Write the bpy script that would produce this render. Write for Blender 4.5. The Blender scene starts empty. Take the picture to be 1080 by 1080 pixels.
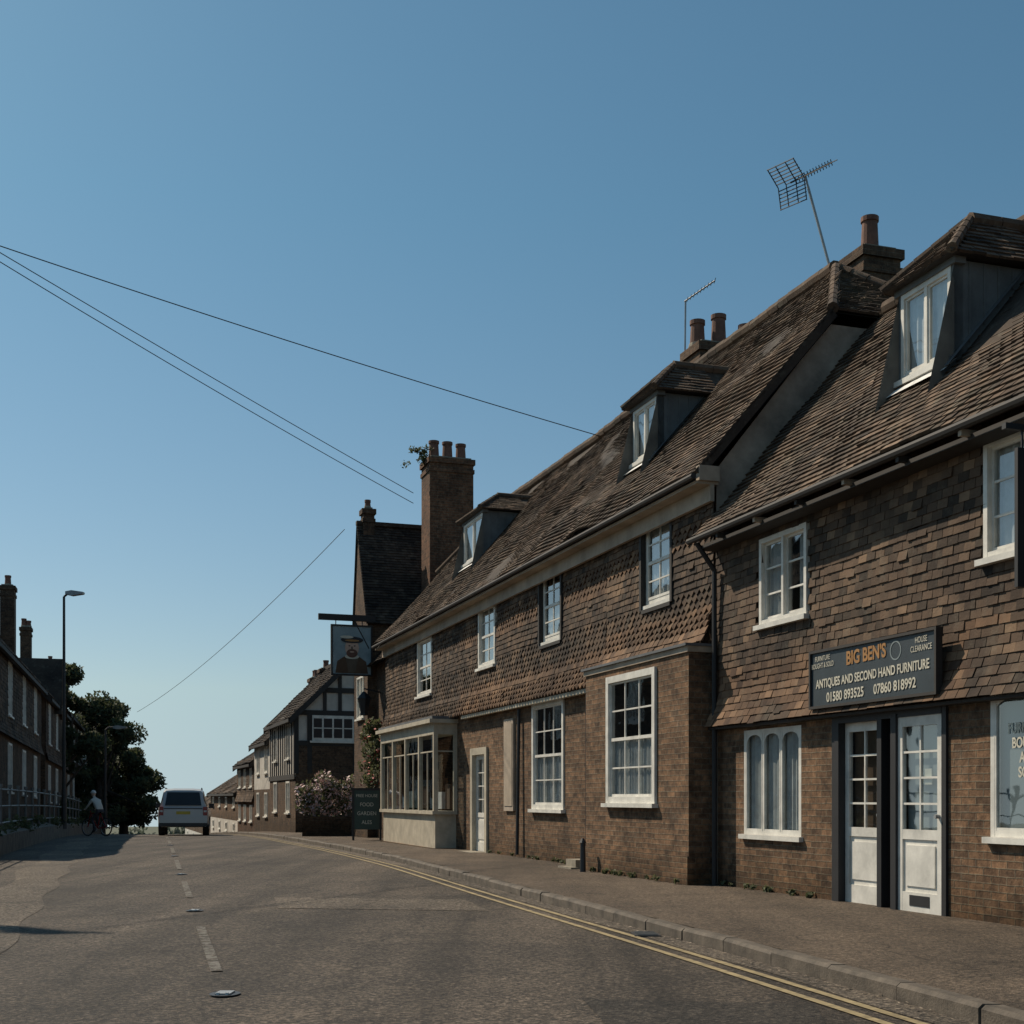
import bpy, math, random
from mathutils import Vector, Matrix, noise
random.seed(7)
scene=bpy.context.scene

# ------------------------------------------------------------------ materials
M={}
def newmat(name):
    m=bpy.data.materials.new(name); m.use_nodes=True
    M[name]=m
    nt=m.node_tree
    return m,nt,nt.nodes['Principled BSDF']
def N(nt,t,**k):
    n=nt.nodes.new(t)
    for a,b in k.items(): setattr(n,a,b)
    return n
def mixc(nt,fac,a,b,mode='MIX'):
    n=nt.nodes.new('ShaderNodeMix'); n.data_type='RGBA'; n.blend_type=mode
    for sock,v in ((0,fac),(6,a),(7,b)):
        if isinstance(v,bpy.types.NodeSocket): nt.links.new(v,n.inputs[sock])
        elif isinstance(v,(tuple,list)): n.inputs[sock].default_value=(*v,1) if len(v)==3 else v
        else: n.inputs[sock].default_value=v
    return n.outputs[2]
def ramp(nt,inp,p0,p1,c0=(0,0,0),c1=(1,1,1)):
    r=N(nt,'ShaderNodeValToRGB'); r.color_ramp.elements[0].position=p0; r.color_ramp.elements[1].position=p1
    r.color_ramp.elements[0].color=(*c0,1); r.color_ramp.elements[1].color=(*c1,1)
    nt.links.new(inp,r.inputs[0]); return r.outputs[0]
def noi(nt,vec,scale,detail=4,rough=.6):
    n=N(nt,'ShaderNodeTexNoise'); n.inputs['Scale'].default_value=scale; n.inputs['Detail'].default_value=detail
    n.inputs['Roughness'].default_value=rough
    if vec is not None: nt.links.new(vec,n.inputs['Vector'])
    return n.outputs['Fac']
def bump(nt,h,strength,dist,b):
    n=N(nt,'ShaderNodeBump'); n.inputs['Strength'].default_value=strength; n.inputs['Distance'].default_value=dist
    nt.links.new(h,n.inputs['Height']); nt.links.new(n.outputs[0],b.inputs['Normal']); return n
def simple(name,col,rough=.6,metal=0,var=.25,scale=3,bmp=0,spec=.5):
    m,nt,b=newmat(name)
    tc=N(nt,'ShaderNodeTexCoord'); o=tc.outputs['Object']
    f=noi(nt,o,scale,6,.65)
    c=mixc(nt,ramp(nt,f,.3,.7),tuple(x*(1-var) for x in col),tuple(min(1,x*(1+var*.6)) for x in col))
    nt.links.new(c,b.inputs['Base Color'])
    b.inputs['Roughness'].default_value=rough; b.inputs['Metallic'].default_value=metal
    b.inputs['Specular IOR Level'].default_value=spec
    if bmp: bump(nt,noi(nt,o,scale*12,3),bmp,.01,b)
    return m
def tilemat(name,c_dark,c_mid,c_light,lichen=.3):
    m,nt,b=newmat(name)
    tc=N(nt,'ShaderNodeTexCoord'); o=tc.outputs['Object']
    at=N(nt,'ShaderNodeAttribute',attribute_name='tint')
    r=N(nt,'ShaderNodeValToRGB'); e=r.color_ramp.elements
    e[0].position=0; e[0].color=(*c_dark,1); e[1].position=1; e[1].color=(*c_light,1)
    x=e.new(.55); x.color=(*c_mid,1)
    nt.links.new(at.outputs['Fac'],r.inputs[0])
    big=ramp(nt,noi(nt,o,.7,7,.7),.34,.66,(.38,.38,.40),(1.3,1.2,1.08))
    c=mixc(nt,1,r.outputs[0],big,'MULTIPLY')
    li=ramp(nt,noi(nt,o,5,8,.75),.52,.68,(0,0,0),(lichen,)*3)
    c=mixc(nt,li,c,(.25,.235,.18))
    mo=ramp(nt,noi(nt,o,1.6,7,.7),.54,.70,(0,0,0),(min(1,lichen*1.5),)*3)
    c=mixc(nt,mo,c,(.05,.046,.032))
    nt.links.new(c,b.inputs['Base Color']); b.inputs['Roughness'].default_value=.88
    b.inputs['Specular IOR Level'].default_value=.25
    bump(nt,noi(nt,o,45,3),.5,.01,b)
def brickmat(name,c1,c2,mort,soot=.5):
    m,nt,b=newmat(name)
    tc=N(nt,'ShaderNodeTexCoord'); uv=tc.outputs['UV']; o=tc.outputs['Object']
    def brick(vec,a,c,mo):
        br=N(nt,'ShaderNodeTexBrick'); br.inputs['Scale'].default_value=1
        br.inputs['Brick Width'].default_value=.225; br.inputs['Row Height'].default_value=.074
        br.inputs['Mortar Size'].default_value=.008; br.inputs['Mortar Smooth'].default_value=.5
        br.inputs['Bias'].default_value=-.1
        br.inputs['Color1'].default_value=(*a,1); br.inputs['Color2'].default_value=(*c,1); br.inputs['Mortar'].default_value=(*mo,1)
        nt.links.new(vec,br.inputs['Vector']); return br
    nv=N(nt,'ShaderNodeTexNoise'); nv.inputs['Scale'].default_value=6; nv.inputs['Detail'].default_value=4
    nt.links.new(uv,nv.inputs['Vector'])
    ma=N(nt,'ShaderNodeVectorMath',operation='MULTIPLY_ADD'); ma.inputs[1].default_value=(.024,.020,0)
    nt.links.new(nv.outputs['Color'],ma.inputs[0]); nt.links.new(uv,ma.inputs[2])
    br=brick(ma.outputs[0],c1,c2,mort)
    big=ramp(nt,noi(nt,o,1.3,8,.72),.32,.68,(1-soot,)*3,(1.2,1.14,1.04))
    c=mixc(nt,1,br.outputs['Color'],big,'MULTIPLY')
    f=ramp(nt,noi(nt,o,11,6,.75),.35,.65,(.5,.5,.52),(1.35,1.32,1.26))
    c=mixc(nt,1,c,f,'MULTIPLY')
    # pale lime staining in places
    st=ramp(nt,noi(nt,o,2.3,8,.75),.56,.74,(0,0,0),(.35,)*3)
    c=mixc(nt,st,c,(.22,.19,.15))
    sx=N(nt,'ShaderNodeSeparateXYZ'); nt.links.new(ma.outputs[0],sx.inputs[0])
    dn=N(nt,'ShaderNodeMath',operation='MULTIPLY_ADD'); dn.inputs[1].default_value=.5
    nt.links.new(noi(nt,o,2.5,5),dn.inputs[0]); nt.links.new(sx.outputs[1],dn.inputs[2])
    c=mixc(nt,1,c,ramp(nt,dn.outputs[0],.25,.75,(.58,.56,.5),(1,1,1)),'MULTIPLY')
    nt.links.new(c,b.inputs['Base Color']); b.inputs['Roughness'].default_value=.9; b.inputs['Specular IOR Level'].default_value=.2
    h=mixc(nt,.6,noi(nt,o,40,3),br.outputs['Fac'])
    inv=N(nt,'ShaderNodeInvert'); nt.links.new(h,inv.inputs['Color'])
    bump(nt,inv.outputs[0],.8,.015,b)

tilemat('roof_tile',(.050,.040,.033),(.118,.086,.064),(.215,.16,.12),.42)
tilemat('roof_tile_dark',(.030,.026,.024),(.066,.052,.043),(.11,.088,.07),.25)
tilemat('hung_tile',(.040,.032,.027),(.112,.079,.058),(.205,.145,.10),.18)
tilemat('hung_tile_orange',(.075,.047,.034),(.165,.105,.068),(.26,.17,.11),.14)
brickmat('brick',(.235,.145,.092),(.105,.070,.050),(.185,.158,.122),.55)
brickmat('brick_dark',(.14,.09,.062),(.08,.056,.043),(.13,.11,.088))
brickmat('brick_red',(.19,.098,.062),(.10,.06,.044),(.155,.13,.10))
simple('white_paint',(.68,.66,.60),.5,0,.25,4,.1)
simple('cream_paint',(.46,.41,.32),.6,0,.3,3,.1)
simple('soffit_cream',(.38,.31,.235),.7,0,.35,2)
simple('black_paint',(.018,.018,.02),.6)
simple('black_wood',(.03,.027,.025),.75)
simple('lead',(.12,.125,.13),.6,0,.3,3,.1)
simple('cheek_lead',(.12,.13,.13),.75,0,.4,2,.2)
simple('poster_blue',(.20,.24,.25),.6,0,.1,2)
simple('white_flash',(.70,.69,.66),.6,0,.3,9)
simple('gable_render',(.34,.28,.22),.85,0,.55,1.5,.3)
simple('white_render',(.52,.49,.44),.8,0,.3,1.5,.2)
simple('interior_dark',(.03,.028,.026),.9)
simple('interior_warm',(.10,.06,.035),.9)
simple('curtain',(.50,.51,.51),.8,0,.25,6)
simple('terracotta_pot',(.17,.085,.06),.85,0,.4,5,.2)
simple('sign_board',(.035,.047,.055),.5,0,.25,3)
simple('sign_cream',(.58,.55,.45),.6)
simple('sign_orange',(.36,.18,.055),.6)
simple('inn_sign_blue',(.24,.31,.33),.6)
simple('skin_paint',(.55,.38,.29),.6)
simple('green_board',(.02,.045,.035),.5)
simple('steel',(.36,.37,.37),.45,.4)
simple('rail_metal',(.13,.135,.135),.5,.3)
simple('dark_metal',(.05,.05,.052),.5,.4)
simple('stone_wall',(.16,.135,.105),.9,0,.5,3,.6)
simple('stone',(.26,.23,.18),.9,0,.35,6,.4)
simple('bark',(.06,.045,.035),.9,0,.4,6,.5)
simple('wood_pole',(.11,.085,.06),.9,0,.3,4,.3)
simple('road_yellow',(.30,.235,.125),.85,0,.5,9)
simple('car_paint',(.50,.50,.49),.3,.1,.05,2)
simple('tyre',(.02,.02,.02),.85)
simple('tail_red',(.30,.02,.015),.25)
simple('plate_yellow',(.6,.45,.06),.5)
simple('car_glass',(.035,.04,.045),.15,0,.1,2,0,.3)
simple('flower',(.66,.48,.46),.7,0,.3,5)
simple('pink',(.5,.12,.1),.7)
m,nt,b=newmat('glass')
nt.nodes.remove(b); out=nt.nodes['Material Output']
tr=N(nt,'ShaderNodeBsdfTransparent'); gl=N(nt,'ShaderNodeBsdfGlossy'); gl.inputs['Roughness'].default_value=.02
tr.inputs['Color'].default_value=(.88,.92,.92,1)
lw=N(nt,'ShaderNodeLayerWeight'); lw.inputs['Blend'].default_value=.5
pw=N(nt,'ShaderNodeMath',operation='POWER'); pw.inputs[1].default_value=2.2; nt.links.new(lw.outputs['Facing'],pw.inputs[0])
md=N(nt,'ShaderNodeMath',operation='MULTIPLY_ADD'); md.inputs[1].default_value=.75; md.inputs[2].default_value=.12; nt.links.new(pw.outputs[0],md.inputs[0])
tc=N(nt,'ShaderNodeTexCoord'); bp=N(nt,'ShaderNodeBump'); bp.inputs['Strength'].default_value=.10; bp.inputs['Distance'].default_value=.02
nt.links.new(noi(nt,tc.outputs['Object'],3,1),bp.inputs['Height']); nt.links.new(bp.outputs[0],gl.inputs['Normal'])
ms=N(nt,'ShaderNodeMixShader'); nt.links.new(md.outputs[0],ms.inputs[0]); nt.links.new(tr.outputs[0],ms.inputs[1]); nt.links.new(gl.outputs[0],ms.inputs[2])
nt.links.new(ms.outputs[0],out.inputs[0])
def asphalt(name,col,rough,strk=1,worn=None,grain=.8):
    m,nt,b=newmat(name)
    tc=N(nt,'ShaderNodeTexCoord'); o=tc.outputs['Object']
    mp=N(nt,'ShaderNodeMapping'); mp.inputs['Rotation'].default_value=(0,0,math.radians(-15.2)); mp.inputs['Scale'].default_value=(1,.06,1)
    nt.links.new(o,mp.inputs[0])
    a=.36*strk
    str_=ramp(nt,noi(nt,mp.outputs[0],1.2,4),.36,.64,(1-a,)*3,(1+a*1.3,)*3)
    blot=ramp(nt,noi(nt,o,.5,7,.7),.32,.68,(.62,.62,.62),(1.32,1.28,1.22))
    sp=ramp(nt,noi(nt,o,26,4,.85),.40,.62,(.25,)*3,(2.0,)*3)
    vo=N(nt,'ShaderNodeTexVoronoi'); vo.inputs['Scale'].default_value=46; nt.links.new(o,vo.inputs['Vector'])
    sep=N(nt,'ShaderNodeSeparateXYZ'); nt.links.new(vo.outputs['Color'],sep.inputs[0])
    v=ramp(nt,sep.outputs[0],.0,1.0,(.3,.3,.31),(2.0,1.9,1.75))
    c=mixc(nt,1,col,str_,'MULTIPLY'); c=mixc(nt,1,c,blot,'MULTIPLY'); c=mixc(nt,grain,c,sp,'MULTIPLY'); c=mixc(nt,grain,c,v,'MULTIPLY')
    cr=N(nt,'ShaderNodeTexVoronoi',feature='DISTANCE_TO_EDGE'); cr.inputs['Scale'].default_value=.22
    nw=N(nt,'ShaderNodeTexNoise'); nw.inputs['Scale'].default_value=1.4; nw.inputs['Detail'].default_value=5
    nt.links.new(o,nw.inputs['Vector'])
    va=N(nt,'ShaderNodeVectorMath',operation='MULTIPLY_ADD'); va.inputs[1].default_value=(1.3,1.3,1.3)
    nt.links.new(nw.outputs['Color'],va.inputs[0]); nt.links.new(o,va.inputs[2]); nt.links.new(va.outputs[0],cr.inputs['Vector'])
    k=ramp(nt,cr.outputs['Distance'],.001,.006,(.55,)*3,(1,1,1))
    c=mixc(nt,1,c,k,'MULTIPLY')
    if worn:
        msk=ramp(nt,noi(nt,o,9,8,.75),worn[1],worn[1]+.1)
        c=mixc(nt,msk,c,worn[0])
    nt.links.new(c,b.inputs['Base Color']); b.inputs['Roughness'].default_value=rough; b.inputs['Specular IOR Level'].default_value=.35
    hh=mixc(nt,.5,sp,sep.outputs[0])
    bump(nt,hh,1,.013,b)
asphalt('asphalt',(.074,.062,.051),.76)
asphalt('asphalt_worn',(.125,.108,.09),.8,.4)
asphalt('asphalt_new',(.052,.046,.04),.8,.4)
asphalt('pavement_tarmac',(.115,.091,.070),.85,.5,None,.5)
asphalt('road_white',(.08,.069,.058),.8,1,((.24,.225,.195),.46))
simple('kerb_stone',(.105,.086,.066),.85,0,.6,5,.6)
m,nt,b=newmat('grass_ground')
tc=N(nt,'ShaderNodeTexCoord'); o=tc.outputs['Object']
c=mixc(nt,ramp(nt,noi(nt,o,.03,8),.35,.65),(.045,.06,.03),(.10,.095,.055)); nt.links.new(c,b.inputs['Base Color']); b.inputs['Roughness'].default_value=.95
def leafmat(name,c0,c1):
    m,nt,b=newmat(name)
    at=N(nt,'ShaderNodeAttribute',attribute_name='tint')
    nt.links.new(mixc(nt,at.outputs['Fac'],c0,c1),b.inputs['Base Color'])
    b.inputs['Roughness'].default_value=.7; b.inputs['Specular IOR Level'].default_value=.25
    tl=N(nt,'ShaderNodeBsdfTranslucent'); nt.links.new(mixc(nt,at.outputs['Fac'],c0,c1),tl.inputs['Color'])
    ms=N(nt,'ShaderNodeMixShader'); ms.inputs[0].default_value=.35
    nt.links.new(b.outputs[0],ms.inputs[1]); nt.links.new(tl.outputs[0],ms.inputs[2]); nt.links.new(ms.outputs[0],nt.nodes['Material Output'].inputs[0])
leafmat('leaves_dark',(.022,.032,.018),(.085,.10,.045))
leafmat('leaves_far',(.06,.075,.06),(.11,.13,.095))  # distance haze is mixed into this paler, greyer green
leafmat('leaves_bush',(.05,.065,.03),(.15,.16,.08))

# ------------------------------------------------------------------ mesh builder
ID=lambda a,b,c:(a,b,c)
class MB:
    def __init__(s,T=ID):
        s.T=T; s.v=[]; s.f=[]; s.m=[]; s.uv=[]; s.t=[]; s.names=[]
    def mi(s,n):
        if n not in s.names: s.names.append(n)
        return s.names.index(n)
    def face(s,pts,mat,uv=None,tint=.5):
        if uv is None:
            a=Vector(pts[0]);n=(Vector(pts[1])-a).cross(Vector(pts[2])-a)
            ax=max(range(3),key=lambda i:abs(n[i]))
            i,j=((1,2),(0,2),(0,1))[ax]
            uv=[(p[i],p[j]) for p in pts]
        k=len(s.v); s.v+= [s.T(*p) for p in pts]
        s.f.append(tuple(range(k,k+len(pts)))); s.m.append(s.mi(mat)); s.uv.append(uv); s.t.append(tint)
    def box(s,x0,x1,y0,y1,z0,z1,mat,tint=.5):
        p=lambda x,y,z:(x,y,z)
        s.face([p(x0,y0,z0),p(x1,y0,z0),p(x1,y0,z1),p(x0,y0,z1)],mat,None,tint)
        s.face([p(x1,y1,z0),p(x0,y1,z0),p(x0,y1,z1),p(x1,y1,z1)],mat,None,tint)
        s.face([p(x0,y1,z0),p(x0,y0,z0),p(x0,y0,z1),p(x0,y1,z1)],mat,None,tint)
        s.face([p(x1,y0,z0),p(x1,y1,z0),p(x1,y1,z1),p(x1,y0,z1)],mat,None,tint)
        s.face([p(x0,y0,z1),p(x1,y0,z1),p(x1,y1,z1),p(x0,y1,z1)],mat,None,tint)
        s.face([p(x0,y1,z0),p(x1,y1,z0),p(x1,y0,z0),p(x0,y0,z0)],mat,None,tint)
    def slab(s,quad,thick,mat):
        q=[Vector(p) for p in quad]; n=(q[1]-q[0]).cross(q[2]-q[0]).normalized()*thick
        r=[p-n for p in q]
        s.face([tuple(p) for p in q],mat); s.face([tuple(p) for p in r[::-1]],mat)
        for i in range(len(q)):
            j=(i+1)%len(q); s.face([tuple(q[i]),tuple(r[i]),tuple(r[j]),tuple(q[j])],mat)
    def rod(s,a,b,r,mat,n=6,r2=None):
        a=Vector(a);b=Vector(b);d=(b-a)
        if d.length<1e-6:return
        q=d.to_track_quat('Z','Y'); r2=r if r2 is None else r2
        A=[a+q@Vector((r*math.cos(6.28318*i/n),r*math.sin(6.28318*i/n),0)) for i in range(n)]
        B=[b+q@Vector((r2*math.cos(6.28318*i/n),r2*math.sin(6.28318*i/n),0)) for i in range(n)]
        for i in range(n):
            j=(i+1)%n; s.face([tuple(A[i]),tuple(A[j]),tuple(B[j]),tuple(B[i])],mat)
        s.face([tuple(p) for p in A[::-1]],mat); s.face([tuple(p) for p in B],mat)
    def build(s,name,parent=None,smooth=False):
        me=bpy.data.meshes.new(name); me.from_pydata(s.v,[],s.f)
        for n in s.names: me.materials.append(M[n])
        me.polygons.foreach_set('material_index',s.m)
        ul=me.uv_layers.new(name='UVMap'); flat=[c for u in s.uv for p in u for c in p]
        ul.data.foreach_set('uv',flat)
        at=me.attributes.new('tint','FLOAT','FACE'); at.data.foreach_set('value',s.t)
        if smooth: me.polygons.foreach_set('use_smooth',[True]*len(s.f))
        me.update()
        o=bpy.data.objects.new(name,me); scene.collection.objects.link(o)
        if parent: o.parent=parent
        return o
def empty(name,loc=(0,0,0)):
    e=bpy.data.objects.new(name,None); scene.collection.objects.link(e); return e

def frame(c,tan,side,z0,slope):
    L=math.sqrt(1+tan*tan); dx,dy=tan/L,1/L
    nx,ny=(-dy,dx) if side<0 else (dy,-dx)
    def T(s,w,h):
        return (c+dx*s+nx*w, dy*s+ny*w, z0+slope*dy*s+h)
    return T,L
T,LL=frame(8.42,-.3164,-1,-1.167,.0205)
S=lambda y:y*LL

def inpoly(x,y,P):
    c=False;n=len(P)
    for i in range(n):
        x1,y1=P[i];x2,y2=P[(i+1)%n]
        if (y1>y)!=(y2>y) and x<(x2-x1)*(y-y1)/(y2-y1)+x1: c=not c
    return c
def tiles(mb,P0,U,V,Nn,ul,vl,mat,clip=None,tw=.168,g=.1,pointed=None,woff=None,lift=.018,wob=.02,orange=None,seed=0):
    P0=Vector(P0);U=Vector(U).normalized();V=Vector(V).normalized();Nn=Vector(Nn).normalized()
    rows=int(vl/g)+1; cols=int(ul/tw)+2
    for i in range(rows):
        v0=i*g
        if v0>vl: break
        off=(i%2)*.5*tw
        for j in range(cols):
            u0=j*tw-off+random.uniform(-.006,.006); u1=u0+tw-.005
            if u1<0.02 or u0>ul-.02: continue
            u0=max(u0,-.0);u1=min(u1,ul)
            uc,vc=(u0+u1)/2,v0+g*.4
            if clip and not clip(uc,vc): continue
            wv=wob*noise.noise(Vector((uc*.55+seed,vc*.7,seed)))*2
            wd=wv*.8+random.uniform(-.003,.003)
            a=lift+random.uniform(-.003,.006)
            slip=0
            if random.random()<.025: a+=.012; slip=random.uniform(-.03,.0)
            b0=(woff(v0) if woff else 0); b1=(woff(v0+g*1.15) if woff else 0)
            vs=v0+wd*.5+slip
            pt=lambda u,v,n: tuple(P0+U*u+V*v+Nn*n)
            top=[(u0,vs+g*1.15,b1+wd+.004),(u1,vs+g*1.15,b1+wd+.004)]
            t=min(1,max(0,random.gauss(.45,.24)))
            m=mat
            if orange and orange(uc,vc): m='hung_tile_orange'
            if pointed and pointed(uc,vc):
                q=g*.55
                bl=[(u0,vs+q,b0+wd+a),((u0+u1)/2,vs-.012,b0+wd+a),(u1,vs+q,b0+wd+a)]
            else:
                bl=[(u0,vs,b0+wd+a),(u1,vs+random.uniform(-.005,.005),b0+wd+a)]
            F=[pt(*p) for p in bl]
            B=[pt(p[0],p[1],p[2]-a-.01) for p in bl]
            TT=[pt(*p) for p in top]
            mb.face(F+[TT[1],TT[0]],m,None,t)
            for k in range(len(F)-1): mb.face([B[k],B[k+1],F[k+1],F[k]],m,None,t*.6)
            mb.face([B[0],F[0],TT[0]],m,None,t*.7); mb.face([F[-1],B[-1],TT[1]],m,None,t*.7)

def wall(mb,s0,s1,h0,h1,w,ops,mat,depth=.1,reveal=None):
    xs=sorted({s0,s1}|{v for o in ops for v in o[:2] if s0<v<s1})
    hs=sorted({h0,h1}|{v for o in ops for v in o[2:4] if h0<v<h1})
    for a,b in zip(xs,xs[1:]):
        for c,d in zip(hs,hs[1:]):
            mx,mh=(a+b)/2,(c+d)/2
            if any(o[0]<mx<o[1] and o[2]<mh<o[3] for o in ops): continue
            mb.face([(a,w,c),(b,w,c),(b,w,d),(a,w,d)],mat)
    for o in ops:
        a,b,c,d=max(o[0],s0),min(o[1],s1),max(o[2],h0),min(o[3],h1)
        if a>=b or c>=d: continue
        r=reveal or mat
        mb.face([(a,w,c),(a,w-depth,c),(a,w-depth,d),(a,w,d)],r)
        mb.face([(b,w,c),(b,w-depth,c),(b,w-depth,d),(b,w,d)],r)
        if o[3]<=h1: mb.face([(a,w,d),(b,w,d),(b,w-depth,d),(a,w-depth,d)],r)
        if o[2]>=h0: mb.face([(a,w,c),(b,w,c),(b,w-depth,c),(a,w-depth,c)],r)

def curtain(mb,a,b,c,d,w,mat='curtain'):
    n=max(4,int((b-a)/.035)); pts=[]
    for i in range(n+1):
        x=a+(b-a)*i/n; pts.append((x,w+.014*math.sin(i*1.9)+.006*random.random()))
    for p,q in zip(pts,pts[1:]): mb.face([(p[0],p[1],c),(q[0],q[1],c),(q[0],q[1],d),(p[0],p[1],d)],mat)

def window(mb,s0,s1,h0,h1,w,cols,rows,fr=.06,bar=.022,mat='white_paint',split=None,cur=None,sill=True,arch=False,proud=.03,room=True,lights=1,st=.028,mul=.025):
    f0,f1=w-.07,w+proud
    mb.box(s0,s0+fr,f0,f1,h0,h1,mat); mb.box(s1-fr,s1,f0,f1,h0,h1,mat)
    mb.box(s0+fr,s1-fr,f0,f1-.002,h1-fr,h1,mat); mb.box(s0+fr,s1-fr,f0,f1-.002,h0,h0+fr,mat)
    a,b,c,d=s0+fr,s1-fr,h0+fr,h1-fr
    gw=w-.02
    xs=[a]
    for i in range(1,lights):
        x=a+(b-a)*i/lights; mb.box(x-mul,x+mul,f0,f1-.006,c,d,mat); xs.append(x)
    xs.append(b)
    for k in range(lights):
        la,lb=xs[k]+(mul if k else 0),xs[k+1]-(mul if k<lights-1 else 0)
        mb.box(la,la+st,gw-.02,gw+.018,c,d,mat); mb.box(lb-st,lb,gw-.02,gw+.018,c,d,mat)
        mb.box(la+st,lb-st,gw-.02,gw+.016,c,c+st*1.4,mat); mb.box(la+st,lb-st,gw-.02,gw+.016,d-st,d,mat)
        ia,ib=la+st,lb-st
        for i in range(1,cols):
            x=ia+(ib-ia)*i/cols; mb.box(x-bar/2,x+bar/2,gw-.01,gw+.013,c,d,mat)
        for j in range(1,rows):
            z=c+(d-c)*j/rows; t=bar/2 if not(split and j==split) else .024
            mb.box(ia,ib,gw-.012,gw+(.011 if t<.02 else .022),z-t,z+t,mat)
        if arch:
            n=8; r=(ib-ia)/2; cx=(ia+ib)/2; top=d-st
            for i in range(n):
                x0=ia+(ib-ia)*i/n; x1=ia+(ib-ia)*(i+1)/n
                y0=top-.10+.10*math.sqrt(max(0,1-((x0-cx)/r)**2)); y1=top-.10+.10*math.sqrt(max(0,1-((x1-cx)/r)**2))
                mb.face([(x0,gw+.014,y0),(x1,gw+.014,y1),(x1,gw+.014,top),(x0,gw+.014,top)],mat)
    mb.face([(a,gw,c),(b,gw,c),(b,gw,d),(a,gw,d)],'glass')
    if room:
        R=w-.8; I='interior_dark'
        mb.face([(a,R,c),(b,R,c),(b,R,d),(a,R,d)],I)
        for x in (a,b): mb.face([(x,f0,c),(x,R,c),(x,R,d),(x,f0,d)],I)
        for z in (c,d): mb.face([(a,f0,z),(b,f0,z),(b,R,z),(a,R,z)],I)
    cw=w-.075
    if cur=='net': curtain(mb,a+.01,b-.01,c,d,cw)
    elif cur=='half': curtain(mb,a+.01,b-.01,c,c+(d-c)*.52,cw)
    elif cur=='sides':
        q=(b-a)*.27; curtain(mb,a+.01,a+q,c,d,cw); curtain(mb,b-q,b-.01,c,d,cw)
    elif cur=='blind': mb.face([(a,cw,c+(d-c)*.45),(b,cw,c+(d-c)*.45),(b,cw,d),(a,cw,d)],'curtain')
    elif cur=='poster': mb.face([(a,cw,c),(b,cw,c),(b,cw,d),(a,cw,d)],'poster_blue')
    if sill: mb.box(s0-.05,s1+.05,w-.02,w+proud+.06,h0-.06,h0-.001,mat)

def chimney(name,parent,Tf,s,w,hs,he,a,b,pots,mat='brick',pot_r=.12):
    mb=MB(Tf)
    mb.box(s-a/2,s+a/2,w-b/2,w+b/2,hs,he-.42,mat)
    mb.box(s-a/2-.03,s+a/2+.03,w-b/2-.03,w+b/2+.03,he-.42,he-.30,mat)
    mb.box(s-a/2,s+a/2,w-b/2,w+b/2,he-.30,he-.16,mat)
    mb.box(s-a/2-.05,s+a/2+.05,w-b/2-.05,w+b/2+.05,he-.16,he,mat)
    mb.box(s-a/2+.05,s+a/2-.05,w-b/2+.05,w+b/2-.05,he,he+.06,'stone')
    for (ps,pw,ph) in pots:
        z=he+.04
        mb.rod((s+ps,w+pw,z),(s+ps,w+pw,z+ph),pot_r*1.1,'terracotta_pot',14,pot_r*.9)
        mb.rod((s+ps,w+pw,z+ph-.06),(s+ps,w+pw,z+ph+.02),pot_r*1.08,'terracotta_pot',14)
        mb.rod((s+ps,w+pw,z),(s+ps,w+pw,z+.08),pot_r*1.3,'stone',12,pot_r*1.15)
    mb.build(name,parent)
def foliage(name,blobs,n,size,mat,parent=None,extra=None,flat=1):
    mb=MB()
    for (c,r) in blobs:
        c=Vector(c)
        for i in range(n):
            d=Vector((random.gauss(0,1),random.gauss(0,1),random.gauss(0,1)*flat)).normalized()
            p=c+Vector((d.x*r,d.y*r,d.z*r*.85))*(random.random()**.45)
            q=Vector((random.uniform(-1,1),random.uniform(-1,1),random.uniform(-1,1))).normalized()
            q2=q.orthogonal().normalized(); s_=size*random.uniform(.5,1.3)
            u=q*s_; v=q2*s_*.55
            m=mat
            if extra and random.random()<extra[1]: m=extra[0]
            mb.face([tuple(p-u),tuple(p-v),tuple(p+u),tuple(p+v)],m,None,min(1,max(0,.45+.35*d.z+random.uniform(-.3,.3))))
    return mb.build(name,parent)

# ------------------------------------------------------------------ ground
def g(Y):
    if Y<-60: return -1.3-.0205*60
    if Y<30: return -1.3+.0205*Y
    if Y<56:
        t=Y-30; return -.685+.0205*(t-t*t/52)
    if Y<90: return -.4185-.03*(Y-56)**2/68
    if Y<320: return -.9285-.03*(Y-90)
    return -7.83
ys=[-4000,-500,-60]+list(range(-50,90,2))+list(range(90,320,10))+[320,600,1500,6000]
xs=[-5000,-500,-100,-40,0,40,100,500,5000]
mb=MB()
for y0,y1 in zip(ys,ys[1:]):
    for x0,x1 in zip(xs,xs[1:]):
        mb.face([(x0,y0,g(y0)-.01),(x1,y0,g(y0)-.01),(x1,y1,g(y1)-.01),(x0,y1,g(y1)-.01)],'grass_ground')
mb.build('ground')
def lerp_line(P):
    def f(Y):
        if Y<=P[0][0]: a,b=P[0],P[1]
        elif Y>=P[-1][0]: a,b=P[-2],P[-1]
        else:
            for a,b in zip(P,P[1:]):
                if a[0]<=Y<=b[0]: break
        return a[1]+(b[1]-a[1])*(Y-a[0])/(b[0]-a[0])
    return f
kr0=lerp_line([(-20,9.6),(0,4.6),(7.2,2.77),(10.6,1.95),(17,.24),(25.2,-1.85),(32,-3.9),(39,-6.15),(45,-7.9),(56,-11.2),(70,-15.6),(90,-22)])
kr=lambda y:(kr0(y-2)+kr0(y-1)+kr0(y)+kr0(y+1)+kr0(y+2))/5
ctr=lambda Y:.47-.27*Y
kl=lambda Y: -3.55-.27*Y
fac=lambda Y:8.42-.3164*Y
yr=[i-20 for i in range(0,121)]
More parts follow.
